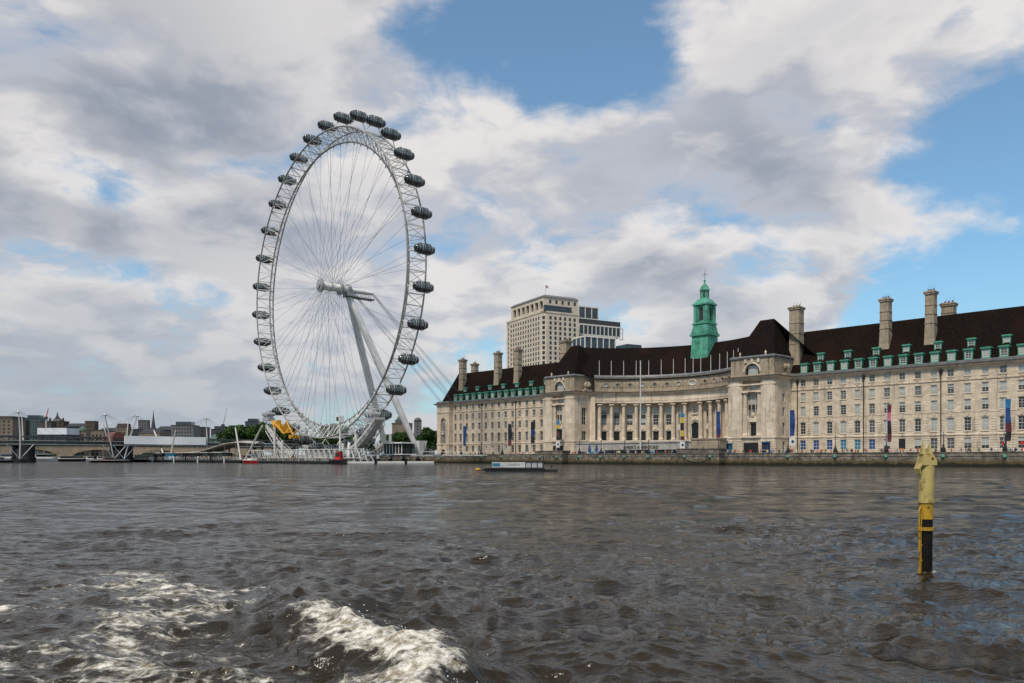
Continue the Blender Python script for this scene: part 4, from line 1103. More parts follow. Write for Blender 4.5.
# ------------------------------------------------------------------ tower block and the white framed offices behind
def block(root, pts, z0, z1, wx, wz, mt, margin=1.5, base=3.0, glass=GLASSD, bay=3.0, storey=3.1, depth=.35, faces=None, cap=None, limit=100, roof=None):
    """closed block on a plan polygon; each face has a grid of recessed windows, every pane its own part up to the limit"""
    n = len(pts); c = Vector((sum(p[0] for p in pts) / n, sum(p[1] for p in pts) / n))
    mb = MB(); panes = []
    for i in range(n):
        p, q = Vector(pts[i]), Vector(pts[(i + 1) % n]); Lg = (q - p).length; ops = []
        if faces is None or i in faces:
            nx = max(1, int((Lg - 2 * margin) / bay)); nz = max(1, int((z1 - z0 - base) / storey))
            for a in range(nx):
                u = margin + (Lg - 2 * margin) * (a + .5) / nx
                for b in range(nz):
                    za = z0 + base + b * storey; ops.append((u - wx / 2, u + wx / 2, za, za + wz)); 
        wall_grid(mb, (p.x, p.y), (q.x, q.y), z0, z1, ops, depth)
        d = (q - p).normalized(); ang = math.atan2(d.y, d.x); inn = Vector((-d.y, d.x))
        for o in ops: u = (o[0] + o[1]) / 2; w_ = p + d * u + inn * (depth * .6); panes.append((Vector((w_.x, w_.y, o[2])), ang, i))
    mb.build('wall', mt, root)
    r = MB(); r.add([(p[0], p[1], z1 - .02) for p in pts], [tuple(range(n))]); r.build('roof', roof or CONC, root)
    if cap:
        s = MB(); P = [Vector(p) for p in pts] + [Vector(pts[0]), Vector(pts[1])]
        sweep(s, [tuple(p) for p in P], [(0, z1 - cap), (.35, z1 - cap + .1), (.35, z1 + .15), (-.3, z1 + .15), (-.3, z1 - cap)]); s.build('parapet', mt, root)
    pm = MB(); pm.box(-wx / 2 + .01, wx / 2 - .01, 0, .06, .01, wz - .01); pd = pm.data('window', glass)
    f = MB(); f.box(-.04, .04, -.05, -.001, 0, wz); f.box(-wx / 2, wx / 2, -.05, -.001, wz * .55, wz * .55 + .07); fd = f.data('glazing_bar', SASH)
    world_ = lambda q: root.matrix_basis @ q
    panes.sort(key=lambda t: world_(t[0]).length)
    for pos, ang, i in panes[:limit]:
        link('window', pd, root, pos, ang)
    if len(panes) > limit:
        m = MB()
        for pos, ang, i in panes[limit:]:
            M = Matrix.Rotation(ang, 3, 'Z'); m.add([M @ v.co + pos for v in pd.vertices], [tuple(p.vertices) for p in pd.polygons])
        o = m.build('window', glass, root); o['kind'] = 'stuff'
    return root

TOWER_ST = mat('tower_stone', (.52, .45, .36), .85, .10, .2, streak=.25)
OFFG = mat('office_glass', (.022, .034, .046), .1, .4, .2, spec=.6)
OFFW = mat('office_white', (.58, .56, .52), .6, .08, .5)
def local_pts(loc, rz, pts):
    M = Matrix.Rotation(-rz, 3, 'Z'); out = []
    for p in pts: q = M @ (Vector((p[0], p[1], 0)) - Vector((loc[0], loc[1], 0))); out.append((q.x, q.y))
    return out
def build_tower():
    c0 = W(543, 500); dl = Vector((-.479, .878, 0)); dr = Vector((.878, .479, 0)); rz = math.atan2(dr.y, dr.x)
    root = thing('tower_block', 'tall pale stone office tower with a flag rising behind the dark palace roofs', 'tower', (c0.x, c0.y, 0), rz)
    # local: x along the right face, y along the left face
    hz = lambda py, Y: WZ(py, Y)
    H1, H2 = hz(309, 500), hz(294, 500)
    x1, y1 = 26.8, 44.7
    block(root, [(0, 2.4), (2.4, 0), (x1, 0), (x1, y1), (0, y1)], 0, H1 - 1, 1.75, 2.15, TOWER_ST, margin=1.4, base=26, bay=3.2, storey=3.15, faces=(1, 4, 0), cap=1.0, limit=100)
    block(root, [(1.2, y1), (x1 - 1.2, y1), (x1 - 1.2, y1 + 5.6), (1.2, y1 + 5.6)], 0, hz(321, 540), 1.7, 2.15, TOWER_ST, margin=1.0, base=50, bay=3.0, storey=3.15, faces=(3,), cap=.8, limit=20)
    # top storeys with the loggia
    m = MB(); ops = [(2.4 + k * 5.8, 6.6 + k * 5.8, H1 + .8, H2 - 3.6) for k in range(7)]
    wall_grid(m, (1.2, y1 - 1), (1.2, 1.2), H1 - 1, H2 - 1.2, ops, 1.6)
    wall_grid(m, (1.2, 1.2), (x1, 1.2), H1 - 1, H2 - 1.2, [(4 + k * 4.6, 5.8 + k * 4.6, H1 + 4.2, H1 + 6.6) for k in range(5)], .4)
    wall_grid(m, (x1, 1.2), (x1, y1 - 1), H1 - 1, H2 - 1.2, [], .4); wall_grid(m, (x1, y1 - 1), (1.2, y1 - 1), H1 - 1, H2 - 1.2, [], .4)
    m.build('upper_wall', TOWER_ST, root)
    for k, o in enumerate(ops):
        q = MB(); q.box(2.7, 2.78, y1 - 1 - o[1], y1 - 1 - o[0], o[2], o[3]); q.build('loggia_opening', DARKM, root)
    for k in range(5):
        q = MB(); q.box(5.2 + k * 4.6, 7.0 + k * 4.6, 1.5, 1.56, H1 + 4.2, H1 + 6.6); q.build('window', GLASSD, root)
    q = MB(); q.add([(.6, .6, H2 - 1.2), (x1 + .4, .6, H2 - 1.2), (x1 + .4, y1, H2 - 1.2), (.6, y1, H2 - 1.2), (2.6, 2.6, H2 + .4), (x1 - 1.5, 2.6, H2 + .4), (x1 - 1.5, y1 - 2, H2 + .4), (2.6, y1 - 2, H2 + .4)], [(3, 2, 1, 0), (4, 5, 6, 7), (0, 1, 5, 4), (1, 2, 6, 5), (2, 3, 7, 6), (3, 0, 4, 7)]); q.build('lead_roof', ZINC, root)
    q = MB(); q.box(1.0, x1 * .78, -.4, 1.0, H1 - .8, H1 + 2.2); q.build('roof_terrace_glazing', OFFG, root)
    q = MB(); q.box(.8, x1 * .80, -.6, 1.1, H1 + 2.2, H1 + 2.6); q.build('terrace_canopy', DARKM, root)
    q = MB(); q.tube((4.5, 4.5, H2), (4.5, 4.5, H2 + 7), .12, 6); fp = q.build('flagpole', PALEROD, root)
    for y0, y1_, mt in ((0, .5, RED), (.5, 1.0, PALEROD), (1.0, 1.5, BLUE)):
        q = MB(); q.add([(4.6, 4.5, H2 + 5.3 + y0), (5.7, 4.3, H2 + 5.1 + y0), (6.6, 4.6, H2 + 4.7 + y0), (6.6, 4.6, H2 + 4.7 + y1_), (5.7, 4.3, H2 + 5.1 + y1_), (4.6, 4.5, H2 + 5.3 + y1_)], [(0, 1, 4, 5), (1, 2, 3, 4)]); q.build('flag', mt, fp)
    # stepped offices
    o0 = W(579.5, 528); root = thing('stepped_office', 'stepped white framed office block with glass bays beside the pale tower', 'office building', (o0.x, o0.y, 0), rz)
    def framed(x0, x1, y0, y1, z0, z1, nx, ny, glass):
        f = MB(); t = .55
        f.box(x0 - .3, x1 + .3, y0 - .3, y1 + .3, z1 - .9, z1); f.box(x0 - .2, x1 + .2, y0 - .2, y1 + .2, z0, z0 + .7)
        f.build('frame', OFFW, root)
        for k in range(nx + 1):
            x = x0 + (x1 - x0) * k / nx; c = MB(); c.box(x - t / 2, x + t / 2, y0 - .25, y0 + .4, z0 + .7, z1 - .9); c.build('mullion', OFFW, root)
        for k in range(1, ny + 1):
            y = y0 + (y1 - y0) * k / ny; c = MB(); c.box(x0 - .25, x0 + .4, y - t / 2, y + t / 2, z0 + .7, z1 - .9); c.build('mullion', OFFW, root)
        g = MB(); g.box(x0 + .1, x1 - .1, y0 + .1, y1 - .1, z0 + .05, z1 - .9); g.build('curtain_glass', glass, root)
    z = lambda py: WZ(py, 535)
    core = MB(); core.box(.5, 32, 2.5, 22, 0, z(348)); core.build('core', CONC, root)
    framed(0, 15.5, 1, 16, z(320), z(307), 3, 4, OFFG)
    framed(0, 33, 0, 20, z(336), z(325), 10, 6, GLASSD)
    s = MB(); s.box(-.2, 33.4, .3, 20, z(325) + .02, z(320)); s.build('dark_storey', DARKM, root)
    v = W(585, 455) - o0; lx, ly = v.dot(dr), v.dot(dl); zz = lambda py: WZ(py, 462)
    framed(lx, lx + 21, ly, ly + 13, zz(360), zz(337), 5, 3, OFFG)
    c_ = MB(); c_.box(lx + 1, lx + 20, ly + 1, ly + 12, 0, zz(359)); c_.build('lower_core', CONC, root)
    s = MB(); s.box(33, 45, -8, 8, 0, z(343.5)); s.build('blue_annex', OFFG, root)
    s = MB()
    for x in np.arange(15.8, 33.2, 2.4): s.tube((x, .6, z(320)), (x, .6, z(317)), .07, 4)
    s.tube((15.8, .6, z(317)), (33, .6, z(317)), .08, 4); s.tube((15.8, .6, z(318.5)), (33, .6, z(318.5)), .06, 4); s.build('roof_railing', PALEROD, root)
    s = MB(); s.box(33.4, 36.0, .5, 1.0, z(338), z(337)); s.box(35.4, 36, .5, 1, z(337), z(326)); s.box(33.4, 35.4, .5, 1.0, z(327), z(326)); s.box(33.4, 35.4, .5, 1.0, z(331.5), z(331)); s.build('balcony_frame', OFFW, root)
build_tower()

# ------------------------------------------------------------------ trees
def leaf_crown(seed, h, w, n=2600):
    g = random.Random(seed); mb = MB()
    lobes = [(Vector((g.uniform(-.55, .55) * w, g.uniform(-.55, .55) * w, h * g.uniform(.38, .82))), w * g.uniform(.28, .52)) for _ in range(11)] + [(Vector((0, 0, h * .6)), w * .62)]
    for k in range(n):
        c, r = g.choice(lobes)
        d = Vector((g.gauss(0, 1), g.gauss(0, 1), g.gauss(0, 1))).normalized() * r * (g.random() ** .35)
        p = c + Vector((d.x, d.y, d.z * .85))
        if p.z < h * .16: continue
        s = g.uniform(.35, .75); u = Vector((g.gauss(0, 1), g.gauss(0, 1), g.gauss(0, .7))).normalized(); v = u.orthogonal().normalized()
        q = Matrix.Rotation(g.random() * 6.28, 3, u) @ v; t = u.cross(q)
        mb.add([p + q * s, p + t * s * .7, p - q * s, p - t * s * .7], [(0, 1, 2, 3)])
    return mb.data('crown', LEAF)
def trunk_mesh(seed, h):
    g = random.Random(seed); mb = MB(); mb.path([(0, 0, 0), (.1, 0, h * .25), (-.1, .1, h * .5), (0, 0, h * .8)], [.45, .36, .26, .08], 7)
    for k in range(5):
        a = g.random() * 6.28; z0 = h * g.uniform(.25, .5); l = h * g.uniform(.2, .32); mb.path([(0, 0, z0), (math.cos(a) * l * .5, math.sin(a) * l * .5, z0 + l * .5), (math.cos(a) * l, math.sin(a) * l, z0 + l)], [.2, .13, .04], 5)
    return mb.data('trunk', BARK)
CROWNS = [leaf_crown(k, 14, 6.2) for k in range(4)]; TRUNKS = [trunk_mesh(k, 14) for k in range(4)]
TREES = [  # px, Y, top py, label
    (229, 455, 432, 'low dark green tree at the outer end of the row behind the pier canopy'), (239, 450, 427.5, 'round dark tree just outside the blue glass block behind the pier'), (250, 452, 425, 'tall dark green tree standing below the blue glass tower'),
    (262, 446, 424.5, 'broad dark tree behind the white raked pier mast'), (273, 450, 426, 'dense green tree beside the yellow machinery of the wheel'), (285, 455, 430, 'dark tree seen through the lower rim of the wheel near the yellow machine'),
    (298, 460, 434, 'small tree half hidden by the wheel boarding deck'), (310, 455, 437, 'low tree under the wheel between two white piles'), (326, 455, 436, 'low bushy tree beneath the centre of the wheel'), (338, 430, 425, 'single bright green tree rising inside the wheel rim'),
    (352, 440, 434, 'green tree behind the near boarding ramp'), (366, 450, 438, 'low dark tree behind the wheel pods at the landing'), (393, 400, 435, 'dark tree in front of the tan block beside the support leg'), (402, 395, 432, 'dense tree between the two white support legs'), (411, 400, 437, 'low tree behind the foot of the near support leg'), (428, 390, 430, 'dark narrow tree beside the end wall of the stone palace')]
for k, (px, Y, py, lb) in enumerate(TREES):
    p = W(px, Y, PROM); h = WZ(py, Y) - PROM; sc = h / 13.2
    t = thing('plane_tree', lb, 'tree', p, k * 1.3, 'trees in the riverside garden')
    c = link('crown', CROWNS[k % 4], t); r = link('trunk', TRUNKS[k % 4], t)
    t.scale = (max(sc, .62) * 1.25, max(sc, .62) * 1.2, sc * 1.06)

# ------------------------------------------------------------------ far city
FC = {'tan': mat('far_tan', (0.140, 0.116, 0.088), .9, .15, .1), 'brown': mat('far_brown', (0.065, 0.051, 0.040), .9, .2, .1), 'dark': mat('far_dark', (0.028, 0.030, 0.035), .6, .2, .1), 'white': mat('far_white', (.52, .55, .58), .7, .08, .1),
      'glass': mat('far_glass', (0.023, 0.040, 0.051), .2, .25, .08, spec=.7), 'grey': mat('far_grey', (0.093, 0.098, 0.102), .8, .12, .1), 'green': mat('far_green', (0.074, 0.121, 0.093), .8, .12, .1), 'teal': mat('far_teal', (0.042, 0.070, 0.070), .5, .2, .1)}
CITY = [  # px0, px1, top, distance, colour, storey, bay, label, extra
    (-14, 12.5, 416, 900, 'tan', 4, 5, 'pale tan stone block at the far bank beside the bridge end', 'attic'), (12.5, 24, 420, 980, 'brown', 4, 4, 'brown office block with a flat dark roof on the far bank', ''),
    (23.5, 40, 415, 1050, 'teal', 3.5, 3, 'greenish glass block beside the red and white crane', 'plant'), (39.5, 51, 421.5, 980, 'brown', 4, 4, 'brown block between the glass block and the spired hall', ''),
    (48, 63, 421, 1000, 'brown', 4, 4, 'dark hall with a tall pointed roof and corner turrets', 'spire'), (63, 86, 423, 1000, 'dark', 4, 6, 'long dark roofed range beyond the railway bridge', 'hip'),
    (85, 94.5, 421, 950, 'brown', 4, 4, 'square brown tower block at the end of the dark range', ''), (38, 67.5, 428, 820, 'dark', 4, 5, 'long low block topped by a plain white storey in front of the dark range', 'low'),
    (75, 86, 431, 840, 'tan', 4, 4, 'small pavilion under a pale green dome', 'dome'), (86, 104, 430, 860, 'tan', 4, 4, 'low cream terrace right behind the bridge', ''), (97, 118, 427.5, 930, 'brown', 4, 4, 'low brown terrace behind the bridge masts', 'hip'),
    (116, 127, 423.5, 900, 'tan', 4, 3, 'cream block rising between the white bridge masts', 'attic'), (126, 139, 429, 950, 'dark', 4, 4, 'low dark block next to the white bridge masts', ''), (138, 147, 420, 1100, 'grey', 4, 3, 'slim grey tower left of the church spire', ''),
    (139, 160, 428.5, 850, 'tan', 4, 3, 'cream terrace of many windows under the church spire', 'hip'), (156, 171, 426, 900, 'dark', 4, 4, 'blue black roofed block just past the church spire', 'hip'), (171, 193, 421.5, 800, 'grey', 3.6, 2.6, 'modern banded office block with a set back glass top', 'plant'),
    (193, 206, 427, 850, 'dark', 4, 4, 'dark low block between the banded office and the lone mast', ''), (209, 228, 434, 700, 'green', 4, 3, 'pale green roofed villa like block beside the pier canopy', 'hip'), (211, 226, 426, 950, 'dark', 3.6, 3, 'black glass block with a rounded top under the lattice crane', 'plant'),
    (229, 238, 425.5, 1000, 'glass', 3.6, 3, 'small blue glass block behind the first garden trees', ''), (245, 259, 418.5, 1000, 'glass', 3.6, 3, 'blue glass tower standing above the garden trees', 'plant'),
    (305, 352, 437, 560, 'green', 4, 4, 'long low block with a green roof seen through the wheel', 'hip'), (392, 410, 423, 620, 'tan', 5, 5, 'plain tan slab block behind the wheel support legs', ''), (395, 403, 420, 900, 'grey', 4, 3, 'grey block peeping over the tan slab', 'dome'),
    (414, 421, 420.5, 900, 'grey', 3.6, 3, 'grey tower with a rounded top beside the backstay cables', 'round'), (423, 428.5, 427.5, 880, 'glass', 3.6, 3, 'small bright blue glass tower near the palace end wall', ''), (427, 434, 431, 860, 'grey', 3.6, 3, 'low grey block against the palace end wall', '')]
for px0, px1, py, Y, colr, st, bay, lb, ex in CITY:
    p0, p1 = W(px0, Y), W(px1, Y); wd = p1.x - p0.x; h = WZ(py, Y); dp = min(30, wd * .8)
    name = {'spire': 'spired_hall', 'dome': 'domed_pavilion'}.get(ex, 'city_building')
    root = thing(name, lb, 'building', (p0.x, Y, 0), rnd.uniform(-.06, .06), 'buildings of the far skyline')
    top = WZ(434.5, Y) if ex == 'low' else h if ex not in ('hip', 'attic', 'plant') else h - (3.5 if ex != 'hip' else 4.5)
    block(root, [(0, 0), (wd, 0), (wd, dp), (0, dp)], 0, top, bay * .5, st * .5, FC[colr], margin=1.5, base=max(5, top - 9 * st), bay=bay, storey=st, faces=(0,), limit=36, roof=FC['dark'], cap=.8)
    m = MB()
    if ex == 'plant': m.box(wd * .15, wd * .85, dp * .2, dp * .8, top, h); m.build('plant_room', FC['glass'], root)
    if ex == 'attic': m.box(wd * .04, wd * .96, 1.5, dp, top, h); m.build('attic', FC['brown'], root)
    if ex == 'hip': m.add([(-.4, -.4, top), (wd + .4, -.4, top), (wd + .4, dp + .4, top), (-.4, dp + .4, top), (wd * .12, dp / 2, h), (wd * .88, dp / 2, h)], [(0, 1, 5, 4), (1, 2, 5), (2, 3, 4, 5), (3, 0, 4)]); m.build('roof', FC['green'] if colr == 'green' else FC['dark'], root)
    if ex == 'spire':
        m.taper(wd * .18, wd * .72, 2, dp * .7, top, top + 5, wd * .18); m.lathe([(2.6, 0), (2.0, 1.5), (.9, 4), (.15, 8)], 8, (wd * .45, dp * .4, top + 4)); m.build('spire_roof', FC['dark'], root)
        for x in (1.5, wd - 1.5): q = MB(); q.lathe([(1.4, 0), (1.4, 2), (1.6, 2.2), (.1, 5)], 8, (x, 2, top)); q.build('turret', FC['brown'], root)
    if ex == 'dome': m.lathe([(wd * .38, 0), (wd * .36, 1.5), (wd * .28, 3.2), (wd * .14, 4.4), (.3, 5), (.2, 7)], 14, (wd / 2, dp / 2, top)); m.build('dome', FC['green'], root)
    if ex == 'round': m.lathe([(wd * .5, 0), (wd * .46, 1.5), (wd * .30, 3), (.2, 3.6)], 14, (wd / 2, dp / 2, top)); m.build('roof_cap', FC['grey'], root)
    if ex == 'low': m.box(-.4, wd + .4, -.5, dp, top, h); m.build('white_storey', FC['white'], root)
p = W(153.4, 900); root = thing('church_tower', 'slim dark church spire above the cream terrace', 'church', (p.x, p.y, 0))
m = MB(); m.box(-2.6, 2.6, -2.6, 2.6, 0, WZ(428, 900)); m.build('tower', FC['brown'], root)
m = MB(); m.lathe([(2.5, 0), (1.9, 4), (.9, 11), (.08, WZ(410, 900) - WZ(428, 900))], 8, (0, 0, WZ(428, 900))); m.build('spire', FC['dark'], root)
def crane(px0, py0, px1, py1, Y, lb, mt, mast):
    p = W(px0, Y, 0); z0 = WZ(py0, Y); t = thing('tower_crane', lb, 'crane', (p.x, p.y, 0))
    m = MB()
    for x in (-.7, .7): m.tube((x, 0, 0), (x, 0, z0), .28, 4)
    for k in range(int(z0 / 2.4)): m.tube((-.7, 0, k * 2.4), (.7, 0, k * 2.4 + 2.4), .14, 4)
    m.build('mast', mast, t)
    q = W(px1, Y, WZ(py1, Y)) - p; j = MB()
    for dz in (-.6, .6): j.tube((dz, 0, z0), (q.x, 0, q.z), .26, 4)
    for k in range(8): a, b = k / 8, (k + 1) / 8; j.tube((-.6 + (q.x + .6) * a, 0, z0 + (q.z - z0) * a), (.6 + (q.x - .6) * b, 0, z0 + (q.z - z0) * b), .15, 4)
    j.build('jib', mt, t)
    c = MB(); c.box(-1.6, 1.6, -1.4, 1.4, z0 - 1, z0 + 1.6); c.build('cab', DARKM, t)
crane(46, 418, 48.6, 407.5, 960, 'red and white luffing tower crane beside the greenish glass block', RED, PALEROD)
crane(223, 425.5, 226.8, 408.5, 940, 'grey lattice tower crane over the black glass block', GREYST, DARKM)

# ------------------------------------------------------------------ bridges
SAND = mat('bridge_sandstone', (.36, .27, .18), .85, .15, .3, streak=.4)
STEELD = mat('girder_steel', (.055, .06, .065), .6, .25, .4)
def bridge_pt(px, a): return PBB(px, a)
def build_bridges():
    # railway bridge: dark lattice girders on stone piers
    A = -410.0
    root = thing('railway_bridge', 'dark iron railway bridge of lattice girders behind the white masts', 'bridge', tuple(FO), FAC_ROT)
    m = MB()
    for a in (A - 8, A + 8):
        m.box(a - .4, a + .4, -330, 20, 7.6, 8.5); m.box(a - .4, a + .4, -330, 20, 11.2, 11.8)
    m.box(A - 7.6, A + 7.6, -330, 20, 7.9, 8.3); m.build('girder', STEELD, root)
    m = MB()
    for a in (A + 8,):
        for b in np.arange(-330, 18, 3.2): m.tube((a, b, 8.5), (a, b + 1.6, 11.2), .16, 4); m.tube((a, b + 1.6, 11.2), (a, b + 3.2, 8.5), .16, 4)
    m.build('lattice', STEELD, root)
    for px in (28, 127):
        b = bridge_pt(px, A + 8); m = MB(); m.lathe([(3.4, -2), (3.4, 2.2), (3.0, 2.4), (3.0, 7.6)], 14, (A + 7, b, 0)); m.lathe([(3.4, -2), (3.4, 2.2), (3.0, 2.4), (3.0, 7.6)], 14, (A - 7, b, 0)); m.box(A - 7, A + 7, b - 2.2, b + 2.2, -1, 6); m.build('pier', IRON, root)
    # footbridge in front, hung from raked masts
    A = -392.0
    root = thing('footbridge', 'white footbridge hung by cables from leaning white masts', 'bridge', tuple(FO), FAC_ROT)
    m = MB(); m.box(A - 2.3, A + 2.3, -330, 10, 7.7, 8.2); m.build('deck', CONC, root)
    m = MB(); m.box(A + 2.3, A + 2.36, -330, 10, 8.2, 9.4); m.build('parapet_glass', CAPG, root)
    m = MB(); m.tube((A + 2.35, -330, 9.45), (A + 2.35, 10, 9.45), .08, 5); m.build('handrail', PALEROD, root)
    for px in (19, 118, 205):
        b = bridge_pt(px, A)
        for s in ((-1, 1) if px == 118 else (0,)):
            top = (A + 3.5 + abs(s), b + s * 7.0 - (0 if s else 1), 22.0); m = MB(); m.path([(A + 1.5, b + s * 2.2, 1.5), ((A + 2.6), b + s * 4.6, 12), top], [.30, .38, .18], 8); mo = m.build('mast', PALEROD, root)
            c = MB(); c.lathe([(.5, 0), (.7, .4), (.3, 1.0)], 6, (top[0], top[1], top[2] - 1)); c.build('mast_head', PALEROD, mo)
            for k in range(4):
                for sg in (-1, 1): c = MB(); c.tube(top, (A + 2.2, b + sg * (6 + 6 * k), 8.2), .045, 4); c.build('hanger_cable', CABLE, mo)
            c = MB(); c.tube((A + 1.5, b + s * 2.2, 1.5), (A + 2.3, b + s * 2.2 + 5, 7.8), .19, 6); c.tube((A + 1.5, b + s * 2.2, 1.5), (A + 2.3, b + s * 2.2 - 5, 7.8), .19, 6); c.build('brace', PALEROD, root)
            if px in (19, 118):
                c = MB(); q = b + s * 4 + 6; c.path([(A - 20, q, 8), (A - 23, q + s * 2, 21)], [.30, .17], 7); c.build('mast', PALEROD, root)
        c = MB(); c.lathe([(2.6, -2), (2.6, 1.4), (2.2, 1.6)], 12, (A + 1.5, b, 0)); c.build('caisson', IRON, root)
    b0, b1 = bridge_pt(124.5, A + 3), bridge_pt(206, A + 3)
    m = MB(); m.box(A + 2.6, A + 3.0, min(b0, b1), max(b0, b1), 8.4, 12.2); m.build('white_hoarding', mat('hoarding_white', (.80, .81, .80), .6, .05, .4), root)
    b0 = bridge_pt(118, A - 2)
    # round rust red tank shed behind the masts
    t = thing('rust_shed', 'rust red round topped shed on the bridge behind the white masts', 'shed', tuple(L(A - 6, b0)), FAC_ROT)
    m = MB(); m.prism([(-2.7, 8), (2.7, 8), (2.7, 11.5)] + [(2.7 * math.cos(k), 11.5 + 2.7 * math.sin(k)) for k in np.linspace(.2, math.pi - .2, 9)] + [(-2.7, 11.5)], -5, 5)
    m2 = MB(); R_ = Matrix.Rotation(R(90), 3, 'Z'); m2.add([R_ @ Vector(v) for v in m.v], m.f); m2.build('shell', BROWN, t)
    m = MB(); m.box(5.05, 5.15, -1.5, 1.5, 8.2, 11.2); m.build('door', DARKM, t)
    m = MB()
    for y in (-2.2, 0, 2.2): m.box(5.02, 5.2, y - .1, y + .1, 8, 12)
    m.build('rib', STEELD, t)
    # stone arched bridge further off
    A = -640.0
    root = thing('arched_bridge', 'long tan stone bridge of low arches beyond the railway bridge', 'bridge', tuple(FO), FAC_ROT)
    span = 44.0; b = PBB(65, A + 7) + 44 * 4
    for k in range(9):
        b1 = b - span; n = 16; po = []
        for i in range(n + 1):
            u = i / n; po.append((b - 3.5 - (span - 7) * u, 1.2 + 6.9 * math.sqrt(max(0, 1 - (2 * u - 1) ** 2))))
        poly = [(b, -1), (b - 3.5, -1)] + po + [(b1 + 3.5, -1), (b1, -1), (b1, 11.2), (b, 11.2)]
        for a0, nm in ((A + 7, 'arch'),):
            vs = [(a0, x, z) for x, z in poly] + [(a0 - 14, x, z) for x, z in poly]; N = len(poly)
            m = MB(); m.add(vs, [tuple(range(N)), tuple(range(2 * N - 1, N - 1, -1))] + [((i + 1) % N, i, N + i, N + (i + 1) % N) for i in range(N)]); m.build(nm, SAND, root)
        m = MB(); m.box(A - 9, A + 9, b - 3.4, b + 3.4, -1, 2.2); m.build('cutwater', SAND, root)
        b = b1
    m = MB(); m.box(A - 7.4, A + 7.4, b, b + 396, 11.2, 12.3); m.build('parapet', SAND, root)
build_bridges()

# ------------------------------------------------------------------ lamps, banners, poles
def make_lamp(label):
    t = thing('lamp_post', label, 'street lamp', (0, 0, 0), FAC_ROT, 'dolphin lamp posts along the river wall')
    m = MB(); m.box(-.42, .42, -.42, .42, -.02, .35); m.lathe([(.40, .35), (.46, .5), (.34, .9), (.22, 1.25), (.15, 1.6), (.17, 1.7)], 10); m.build('plinth', IRON, t)
    d = MB()
    for s in (0, math.pi):
        pts = [(math.cos(s + k * .55) * (.34 - .02 * k), math.sin(s + k * .55) * (.34 - .02 * k), .45 + .2 * k) for k in range(7)]; d.path(pts, [.16, .17, .15, .12, .09, .06, .03], 6)
    d.build('dolphin', IRON, t)
    m = MB(); m.lathe([(.09, 1.6), (.075, 3.5), (.12, 3.55), (.05, 3.7)], 8); m.tube((-.35, 0, 3.3), (.35, 0, 3.3), .03, 5); m.build('post', IRON, t)
    g = MB(); g.ell((0, 0, 3.95), (.27, .27, .3), 12, 8); gl = g.build('globe', GLASSB, t, smooth=True)
    c = MB(); c.lathe([(.13, 4.22), (.16, 4.28), (.05, 4.4), (.02, 4.55)], 8); c.build('crown_cap', IRON, gl)
    return t
ORD = ['first', 'second', 'third', 'fourth', 'fifth', 'sixth', 'seventh', 'eighth', 'ninth', 'tenth', 'eleventh', 'twelfth', 'thirteenth', 'fourteenth', 'fifteenth', 'sixteenth']
lamp0 = None
for k, a in enumerate(LAMPS):
    lb = f'black dolphin lamp post on the river wall, {ORD[k]} counted from the yellow pile end'
    p = L(a, BW + .25, EMB_TOP)
    if lamp0 is None: lamp0 = make_lamp(lb); lamp0.location = p
    else: copy_tree(lamp0, p, None, lb)

def banner(px, b, ytop, ybot, zbase, cols, lb, w=1.5, lean=0.0, board=True):
    a = PA(px, b); q = L(a, b); zt = WZ(ytop, q.y); zb = WZ(ybot, q.y)
    t = thing('banner_pole', lb, 'banner', (q.x, q.y, zbase), FAC_ROT, 'tall banners along the promenade')
    m = MB(); m.tube((-w / 2 - .12, 0, 0), (-w / 2 - .12, 0, zt - zbase + .4), .11, 8, .07); m.build('pole', PALEROD, t)
    m = MB(); m.ell((-w / 2 - .12, 0, zt - zbase + .5), (.16, .16, .16), 8, 6); m.build('finial', PALEROD, t)
    n = 14; H0, H1 = zb - zbase, zt - zbase
    m = MB()
    for k in range(n):
        z0, z1 = H0 + (H1 - H0) * k / n, H0 + (H1 - H0) * (k + 1) / n
        f = lambda z: .12 * math.sin(z * 1.1 + px); g = lambda z: w * (.9 + .1 * math.sin(z * .8 + px))
        m.cur = min(len(cols) - 1, int((1 - (k + .5) / n) * len(cols)))
        vs = [(-w / 2, 0, z0), (-w / 2 + g(z0) * .5, f(z0), z0), (-w / 2 + g(z0), f(z0) * .3, z0), (-w / 2 + g(z1), f(z1) * .3, z1), (-w / 2 + g(z1) * .5, f(z1), z1), (-w / 2, 0, z1)]
        m.add(vs + [(x, y + .03, z) for x, y, z in vs], [(0, 1, 4, 5), (1, 2, 3, 4), (11, 10, 7, 6), (10, 9, 8, 7)])
    m.build('cloth', cols, t)
    if board:
        m = MB(); m.box(-.8, .8, -.05, .05, max(.3, H0 - 2.6), max(2.0, H0 - .5)); bo = m.build('notice_board', OFFW, t)
        m = MB(); m.prism([(.42 * math.cos(k) + .1, max(1.2, H0 - 1.5) + .42 * math.sin(k)) for k in np.linspace(0, 6.283, 13)[:-1]], -.08, -.052); m.build('roundel', BLUE, bo)
BLK = mat('black_cloth', (.012, .012, .016), .7, .3, 1); PINKC = mat('pink_cloth', (.45, .12, .20), .7, .3, 1); GOLD = mat('gold_cloth', (.50, .36, .05), .7, .3, 1); NAVY = mat('navy_cloth', (.012, .03, .13), .7, .3, 1); SKYB = mat('sky_cloth', (.02, .15, .30), .7, .2, 1)
DARKR = mat('maroon_cloth', (.10, .02, .03), .7, .3, 1)
banner(464.8, -14, 426, 446, PROM, [BLUE, BLUE, NAVY], 'bright blue banner before the northern wing near the end pavilion', 1.9, board=False)
banner(510, -14, 424, 446, PROM, [BLK, BLK, BLK, DARKR], 'black banner on the promenade before the northern wing', 2.1, board=False)
